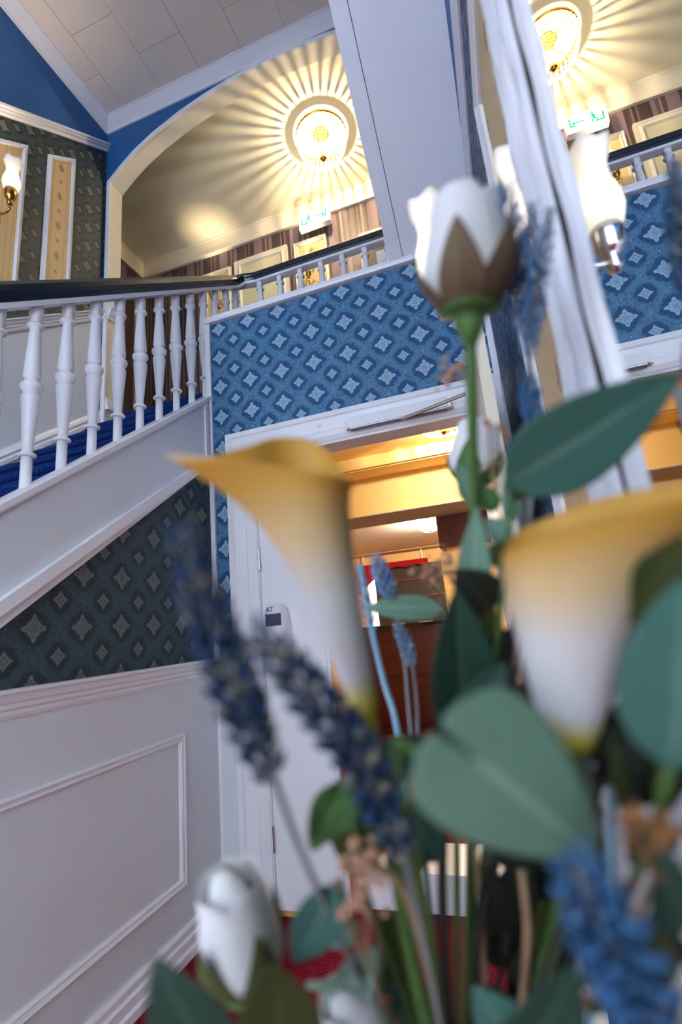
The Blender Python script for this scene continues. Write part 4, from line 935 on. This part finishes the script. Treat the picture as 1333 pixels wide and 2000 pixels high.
leaf(dl, (0.0314, 0.155, 1.0789), (0.0322, 0.1529, 1.0796), .0095, (0.3355, -0.9118, 0.2369), MT['leaf_dry'], .3, .1, .7, 0, 'leaf', 0, .12)
leaf(dl, (0.0264, 0.1534, 1.0793), (0.0309, 0.1531, 1.0775), .0095, (0.392, -0.9178, 0.0638), MT['leaf_dry'], .3, .1, .7, 0, 'leaf', 0, .12)
leaf(dl, (0.0294, 0.1581, 1.0643), (0.0332, 0.1575, 1.063), .0095, (0.3151, -0.9438, -0.0997), MT['leaf_dry'], .3, .1, .7, 0, 'leaf', 0, .12)
leaf(dl, (0.0264, 0.156, 1.069), (0.0225, 0.1513, 1.0743), .0095, (0.6548, -0.6852, 0.3191), MT['leaf_dry'], .3, .1, .7, 0, 'leaf', 0, .12)
leaf(dl, (0.0187, 0.1549, 1.0637), (0.016, 0.1512, 1.0666), .0095, (0.2702, -0.9627, 0.0108), MT['leaf_dry'], .3, .1, .7, 0, 'leaf', 0, .12)
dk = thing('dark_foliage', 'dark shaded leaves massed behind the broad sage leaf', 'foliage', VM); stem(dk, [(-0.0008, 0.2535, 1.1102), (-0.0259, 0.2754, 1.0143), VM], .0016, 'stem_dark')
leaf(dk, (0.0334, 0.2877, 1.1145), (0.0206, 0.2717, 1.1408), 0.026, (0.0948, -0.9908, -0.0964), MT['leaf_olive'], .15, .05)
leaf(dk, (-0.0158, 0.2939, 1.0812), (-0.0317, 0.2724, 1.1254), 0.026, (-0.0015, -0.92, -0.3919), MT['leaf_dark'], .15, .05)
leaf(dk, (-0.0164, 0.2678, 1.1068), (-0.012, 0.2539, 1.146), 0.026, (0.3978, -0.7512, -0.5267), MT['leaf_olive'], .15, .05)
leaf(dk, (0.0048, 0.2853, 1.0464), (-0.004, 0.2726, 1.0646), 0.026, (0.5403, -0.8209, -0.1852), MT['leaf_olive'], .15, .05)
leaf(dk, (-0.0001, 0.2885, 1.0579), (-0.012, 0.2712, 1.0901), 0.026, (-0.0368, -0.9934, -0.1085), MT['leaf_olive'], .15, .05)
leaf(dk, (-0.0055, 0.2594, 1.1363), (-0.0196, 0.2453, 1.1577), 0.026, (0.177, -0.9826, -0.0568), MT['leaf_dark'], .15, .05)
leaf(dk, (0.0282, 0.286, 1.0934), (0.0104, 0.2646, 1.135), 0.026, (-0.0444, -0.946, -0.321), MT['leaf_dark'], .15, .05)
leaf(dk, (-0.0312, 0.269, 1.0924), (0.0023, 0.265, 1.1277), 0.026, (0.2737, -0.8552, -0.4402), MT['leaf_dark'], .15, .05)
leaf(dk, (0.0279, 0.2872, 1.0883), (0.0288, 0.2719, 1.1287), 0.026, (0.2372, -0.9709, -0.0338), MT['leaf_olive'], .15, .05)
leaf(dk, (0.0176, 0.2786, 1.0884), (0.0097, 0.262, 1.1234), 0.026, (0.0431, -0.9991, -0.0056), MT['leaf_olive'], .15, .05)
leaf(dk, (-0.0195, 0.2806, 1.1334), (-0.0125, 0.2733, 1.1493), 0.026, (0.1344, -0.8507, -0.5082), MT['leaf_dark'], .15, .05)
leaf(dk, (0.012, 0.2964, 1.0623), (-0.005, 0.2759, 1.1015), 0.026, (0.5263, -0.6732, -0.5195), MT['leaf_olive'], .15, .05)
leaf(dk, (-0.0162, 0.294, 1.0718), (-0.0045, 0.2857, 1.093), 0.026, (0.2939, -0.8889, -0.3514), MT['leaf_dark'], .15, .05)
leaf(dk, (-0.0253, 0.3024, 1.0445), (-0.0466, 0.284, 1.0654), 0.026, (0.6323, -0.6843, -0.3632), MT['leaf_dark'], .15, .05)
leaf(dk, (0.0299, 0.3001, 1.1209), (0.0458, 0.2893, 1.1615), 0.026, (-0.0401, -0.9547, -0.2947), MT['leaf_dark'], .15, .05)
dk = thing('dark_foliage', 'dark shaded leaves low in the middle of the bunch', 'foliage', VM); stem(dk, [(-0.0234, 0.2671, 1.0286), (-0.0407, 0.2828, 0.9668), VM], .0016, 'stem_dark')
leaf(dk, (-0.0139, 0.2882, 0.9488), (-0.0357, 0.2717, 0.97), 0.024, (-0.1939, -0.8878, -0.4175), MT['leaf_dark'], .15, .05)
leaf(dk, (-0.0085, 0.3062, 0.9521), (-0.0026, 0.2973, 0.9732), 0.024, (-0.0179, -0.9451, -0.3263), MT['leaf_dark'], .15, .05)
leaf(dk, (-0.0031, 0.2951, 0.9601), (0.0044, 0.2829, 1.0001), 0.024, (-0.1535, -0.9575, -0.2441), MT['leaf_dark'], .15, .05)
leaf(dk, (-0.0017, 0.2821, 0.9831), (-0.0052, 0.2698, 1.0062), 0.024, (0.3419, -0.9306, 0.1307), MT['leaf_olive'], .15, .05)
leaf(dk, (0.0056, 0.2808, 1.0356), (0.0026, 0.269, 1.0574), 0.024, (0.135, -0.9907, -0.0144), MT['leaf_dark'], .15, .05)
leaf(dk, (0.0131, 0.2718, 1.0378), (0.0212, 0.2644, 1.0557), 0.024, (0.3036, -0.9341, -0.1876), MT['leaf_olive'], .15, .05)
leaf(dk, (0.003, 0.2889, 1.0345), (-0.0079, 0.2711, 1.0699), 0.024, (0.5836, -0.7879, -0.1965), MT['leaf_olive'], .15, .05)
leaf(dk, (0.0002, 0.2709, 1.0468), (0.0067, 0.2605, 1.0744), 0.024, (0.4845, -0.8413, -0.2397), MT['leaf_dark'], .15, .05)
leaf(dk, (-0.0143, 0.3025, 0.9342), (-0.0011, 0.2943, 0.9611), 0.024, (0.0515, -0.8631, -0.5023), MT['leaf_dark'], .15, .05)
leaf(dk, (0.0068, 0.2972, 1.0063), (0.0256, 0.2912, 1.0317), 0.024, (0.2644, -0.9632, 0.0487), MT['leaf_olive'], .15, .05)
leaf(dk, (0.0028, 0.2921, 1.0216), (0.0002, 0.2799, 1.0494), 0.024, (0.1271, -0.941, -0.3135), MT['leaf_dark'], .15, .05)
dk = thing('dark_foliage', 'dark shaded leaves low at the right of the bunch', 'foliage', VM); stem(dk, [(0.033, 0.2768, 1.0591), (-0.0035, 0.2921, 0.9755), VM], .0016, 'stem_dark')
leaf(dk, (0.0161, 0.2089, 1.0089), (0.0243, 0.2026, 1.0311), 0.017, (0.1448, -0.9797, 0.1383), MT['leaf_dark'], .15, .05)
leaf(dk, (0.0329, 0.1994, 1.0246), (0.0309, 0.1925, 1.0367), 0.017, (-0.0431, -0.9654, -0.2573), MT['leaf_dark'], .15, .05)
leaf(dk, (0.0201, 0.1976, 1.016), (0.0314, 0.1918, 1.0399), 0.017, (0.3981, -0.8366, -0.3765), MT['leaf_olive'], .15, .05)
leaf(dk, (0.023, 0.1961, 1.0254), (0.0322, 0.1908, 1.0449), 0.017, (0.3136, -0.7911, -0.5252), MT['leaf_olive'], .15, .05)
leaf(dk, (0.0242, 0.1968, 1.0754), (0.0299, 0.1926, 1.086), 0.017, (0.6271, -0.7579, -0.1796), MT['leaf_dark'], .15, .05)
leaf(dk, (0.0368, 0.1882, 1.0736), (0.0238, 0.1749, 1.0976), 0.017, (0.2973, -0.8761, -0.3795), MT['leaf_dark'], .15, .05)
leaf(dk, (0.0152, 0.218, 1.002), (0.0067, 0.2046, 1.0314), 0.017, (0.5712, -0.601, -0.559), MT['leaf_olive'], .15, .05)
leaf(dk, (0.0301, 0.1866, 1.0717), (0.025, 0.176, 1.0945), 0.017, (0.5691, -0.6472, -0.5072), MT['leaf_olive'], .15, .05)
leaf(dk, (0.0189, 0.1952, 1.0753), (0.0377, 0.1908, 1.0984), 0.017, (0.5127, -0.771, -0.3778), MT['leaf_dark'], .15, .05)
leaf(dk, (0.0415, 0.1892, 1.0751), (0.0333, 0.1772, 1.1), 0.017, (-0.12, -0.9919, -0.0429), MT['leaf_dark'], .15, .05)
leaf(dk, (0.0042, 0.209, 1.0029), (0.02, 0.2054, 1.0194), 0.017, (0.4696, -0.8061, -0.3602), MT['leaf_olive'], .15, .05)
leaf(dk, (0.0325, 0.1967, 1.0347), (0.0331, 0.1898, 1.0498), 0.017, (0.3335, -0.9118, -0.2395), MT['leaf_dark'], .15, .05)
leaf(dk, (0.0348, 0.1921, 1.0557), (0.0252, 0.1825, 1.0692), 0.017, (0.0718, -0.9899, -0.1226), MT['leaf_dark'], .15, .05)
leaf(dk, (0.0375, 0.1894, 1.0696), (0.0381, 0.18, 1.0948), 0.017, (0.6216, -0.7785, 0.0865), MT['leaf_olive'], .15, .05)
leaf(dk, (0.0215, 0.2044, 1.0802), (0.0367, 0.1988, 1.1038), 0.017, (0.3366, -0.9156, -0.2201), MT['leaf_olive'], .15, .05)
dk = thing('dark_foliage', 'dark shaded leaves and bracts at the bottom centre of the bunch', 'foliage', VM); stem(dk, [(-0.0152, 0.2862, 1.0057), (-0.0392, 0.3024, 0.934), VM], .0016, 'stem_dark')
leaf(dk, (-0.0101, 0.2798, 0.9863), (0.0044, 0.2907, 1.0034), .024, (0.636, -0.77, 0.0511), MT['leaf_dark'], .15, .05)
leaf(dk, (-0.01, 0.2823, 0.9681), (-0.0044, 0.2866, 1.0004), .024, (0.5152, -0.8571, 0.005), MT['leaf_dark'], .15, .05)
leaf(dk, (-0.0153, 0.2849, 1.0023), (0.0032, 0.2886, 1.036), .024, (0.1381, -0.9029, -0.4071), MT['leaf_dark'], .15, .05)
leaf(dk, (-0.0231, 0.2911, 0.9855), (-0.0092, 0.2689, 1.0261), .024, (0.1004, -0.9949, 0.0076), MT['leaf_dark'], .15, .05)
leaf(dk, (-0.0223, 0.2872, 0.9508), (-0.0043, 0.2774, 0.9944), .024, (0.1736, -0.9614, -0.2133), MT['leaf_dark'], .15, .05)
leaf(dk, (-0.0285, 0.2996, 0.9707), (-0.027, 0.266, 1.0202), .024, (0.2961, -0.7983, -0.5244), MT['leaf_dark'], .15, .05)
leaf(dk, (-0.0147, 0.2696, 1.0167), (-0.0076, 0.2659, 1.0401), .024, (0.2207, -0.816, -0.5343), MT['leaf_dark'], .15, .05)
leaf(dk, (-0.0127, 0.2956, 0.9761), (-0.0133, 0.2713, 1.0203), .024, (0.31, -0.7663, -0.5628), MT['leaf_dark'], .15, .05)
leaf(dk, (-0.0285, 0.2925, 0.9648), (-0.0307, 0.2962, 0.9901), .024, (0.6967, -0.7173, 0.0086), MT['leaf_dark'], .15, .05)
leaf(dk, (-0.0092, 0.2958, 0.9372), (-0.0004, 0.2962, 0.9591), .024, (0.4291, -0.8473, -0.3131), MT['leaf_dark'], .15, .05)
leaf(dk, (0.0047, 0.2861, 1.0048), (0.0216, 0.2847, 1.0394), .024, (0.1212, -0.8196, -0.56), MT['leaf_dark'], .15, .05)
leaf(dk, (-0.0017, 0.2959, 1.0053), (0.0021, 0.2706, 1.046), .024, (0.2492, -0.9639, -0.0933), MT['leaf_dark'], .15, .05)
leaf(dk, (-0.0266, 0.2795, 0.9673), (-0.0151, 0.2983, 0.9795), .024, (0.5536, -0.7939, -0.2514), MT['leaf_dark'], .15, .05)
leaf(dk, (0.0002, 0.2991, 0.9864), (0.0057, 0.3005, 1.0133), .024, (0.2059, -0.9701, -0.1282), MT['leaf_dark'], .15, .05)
dk = thing('dark_foliage', 'dark shaded leaves behind the thick green stem at the bottom', 'foliage', VM); stem(dk, [(-0.07, 0.2788, 1.0107), (-0.075, 0.2969, 0.9332), VM], .0016, 'stem_dark')
leaf(dk, (-0.0837, 0.2957, 0.9484), (-0.0873, 0.2797, 0.9776), .022, (0.0283, -0.9013, -0.4322), MT['leaf_deep'], .15, .05)
leaf(dk, (-0.0776, 0.2826, 0.9567), (-0.0825, 0.2955, 0.9721), .022, (-0.1515, -0.9047, -0.3983), MT['leaf_dark'], .15, .05)
leaf(dk, (-0.0853, 0.2993, 0.9324), (-0.0791, 0.3012, 0.9539), .022, (0.5374, -0.7585, -0.3686), MT['leaf_deep'], .15, .05)
leaf(dk, (-0.1016, 0.306, 0.9117), (-0.0995, 0.2753, 0.9588), .022, (0.0893, -0.9472, -0.3079), MT['leaf_deep'], .15, .05)
leaf(dk, (-0.0733, 0.3012, 0.9269), (-0.0718, 0.2965, 0.9514), .022, (0.444, -0.8665, -0.2279), MT['leaf_olive'], .15, .05)
leaf(dk, (-0.0775, 0.2809, 0.9595), (-0.0811, 0.2748, 0.9959), .022, (0.581, -0.6487, -0.4915), MT['leaf_olive'], .15, .05)
leaf(dk, (-0.0668, 0.2753, 1.0071), (-0.0702, 0.2811, 1.0355), .022, (0.324, -0.9379, 0.1238), MT['leaf_olive'], .15, .05)
leaf(dk, (-0.0855, 0.279, 1.0122), (-0.092, 0.2673, 1.042), .022, (0.5291, -0.8475, -0.0426), MT['leaf_dark'], .15, .05)
leaf(dk, (-0.0654, 0.2751, 1.0139), (-0.0637, 0.2607, 1.0516), .022, (0.2777, -0.9606, -0.0089), MT['leaf_dark'], .15, .05)
leaf(dk, (-0.0862, 0.301, 0.9416), (-0.0839, 0.2792, 0.9923), .022, (0.3618, -0.9323, 0.0021), MT['leaf_deep'], .15, .05)
leaf(dk, (-0.0593, 0.2764, 1.0161), (-0.0516, 0.2702, 1.0459), .022, (-0.1006, -0.9847, 0.1422), MT['leaf_dark'], .15, .05)
leaf(dk, (-0.0745, 0.3023, 0.9169), (-0.0837, 0.2992, 0.9432), .022, (0.5489, -0.7587, -0.3509), MT['leaf_deep'], .15, .05)
leaf(dk, (-0.0719, 0.2907, 0.9657), (-0.0708, 0.2803, 1.004), .022, (0.5051, -0.8366, -0.212), MT['leaf_dark'], .15, .05)
fs = thing('flower_stem', 'thick green stem rising at the bottom centre', 'stem', VM); stem(fs, [(-0.0587, 0.2216, 1.0377), (-0.0605, 0.2357, 1.0012), (-0.0602, 0.2509, 0.9629), VM], 0.0034, 'stem_green')
fs = thing('flower_stem', 'long tan stem bending over beside the brown flower head', 'stem', VM); stem(fs, [(-0.0633, 0.208, 1.0432), (-0.0545, 0.2135, 1.0325), (-0.053, 0.2335, 0.9976), (-0.0543, 0.2534, 0.9601), VM], 0.0018, 'stem_tan')
fs = thing('flower_stem', 'pale tan stem running up behind the dark ear', 'stem', VM); stem(fs, [(-0.0776, 0.2048, 1.0387), (-0.079, 0.2233, 1.0064), (-0.0799, 0.2578, 0.9541), VM], 0.0014, 'stem_tan')
fs = thing('flower_stem', 'brown stem in the dark centre of the bunch', 'stem', VM); stem(fs, [(-0.0307, 0.2653, 1.0269), (-0.0345, 0.2787, 0.9907), (-0.0416, 0.2945, 0.9408), VM], 0.0013, 'stem_tan')
fs = thing('flower_stem', 'grey green stem under the right calla', 'stem', VM); stem(fs, [(0.0233, 0.2379, 1.0736), (0.0196, 0.2456, 1.0386), (-0.0044, 0.2818, 0.9514), VM], 0.0018, 'stem_grey')
fs = thing('flower_stem', 'slate blue stem right of the yellow calla base', 'stem', VM); stem(fs, [(0.0288, 0.2148, 1.0863), (0.0256, 0.2282, 1.0508), (0.006, 0.2595, 0.9671), VM], 0.0014, 'stem_blue')
fs = thing('flower_stem', 'dark stem beside the gap of red carpet', 'stem', VM); stem(fs, [(-0.0414, 0.2463, 1.0465), (-0.0497, 0.2613, 0.9984), (-0.0564, 0.2838, 0.9439), VM], 0.0026, 'stem_dark')
fs = thing('flower_stem', 'slim tan stem low beside the vivid ear', 'stem', VM); stem(fs, [(-0.01, 0.2384, 1.031), (-0.013, 0.2453, 1.0001), (-0.0283, 0.2768, 0.9423), VM], 0.0015, 'stem_tan')
fs = thing('flower_stem', 'twisted tan stem beside the pale sage leaves', 'stem', VM); stem(fs, [(-0.0791, 0.2297, 1.0236), (-0.0728, 0.2367, 1.0034), (-0.0799, 0.2474, 0.974), (-0.0755, 0.2627, 0.9399), VM], 0.0018, 'stem_tan')

# ---- vase and its stand (below the frame)
vs = thing('vase', 'white vase holding the bouquet', 'vase', (VM.x, VM.y, VM.z-.17))
obj('body', lathe(B(), [(.034, -.17), (.04, -.168), (.046, -.12), (.04, -.06), (.026, -.02), (.024, 0), (.030, .006), (.027, .006), (.021, -.002), (.022, -.02), (.036, -.06), (.041, -.12), (.03, -.16)], VM, 28), MT['plastic'], vs, True)
pt = thing('pedestal_table', 'small white pedestal table under the vase', 'table', (VM.x, VM.y, 0))
zt = VM.z-.172
obj('table_top', lathe(B(), [(.05, -.03), (.054, -.026), (.056, -.01), (.052, 0), (.0, 0)], (VM.x, VM.y, zt), 28), MT['white'], pt, True)
obj('column', lathe(B(), [(.02, .05), (.03, .08), (.016, .14), (.014, zt-.1), (.03, zt-.03)], (VM.x, VM.y, 0), 20), MT['white'], pt, True)
obj('base', lathe(B(), [(.058, 0), (.058, .012), (.05, .03), (.02, .05)], (VM.x, VM.y, 0), 24), MT['white'], pt, True)
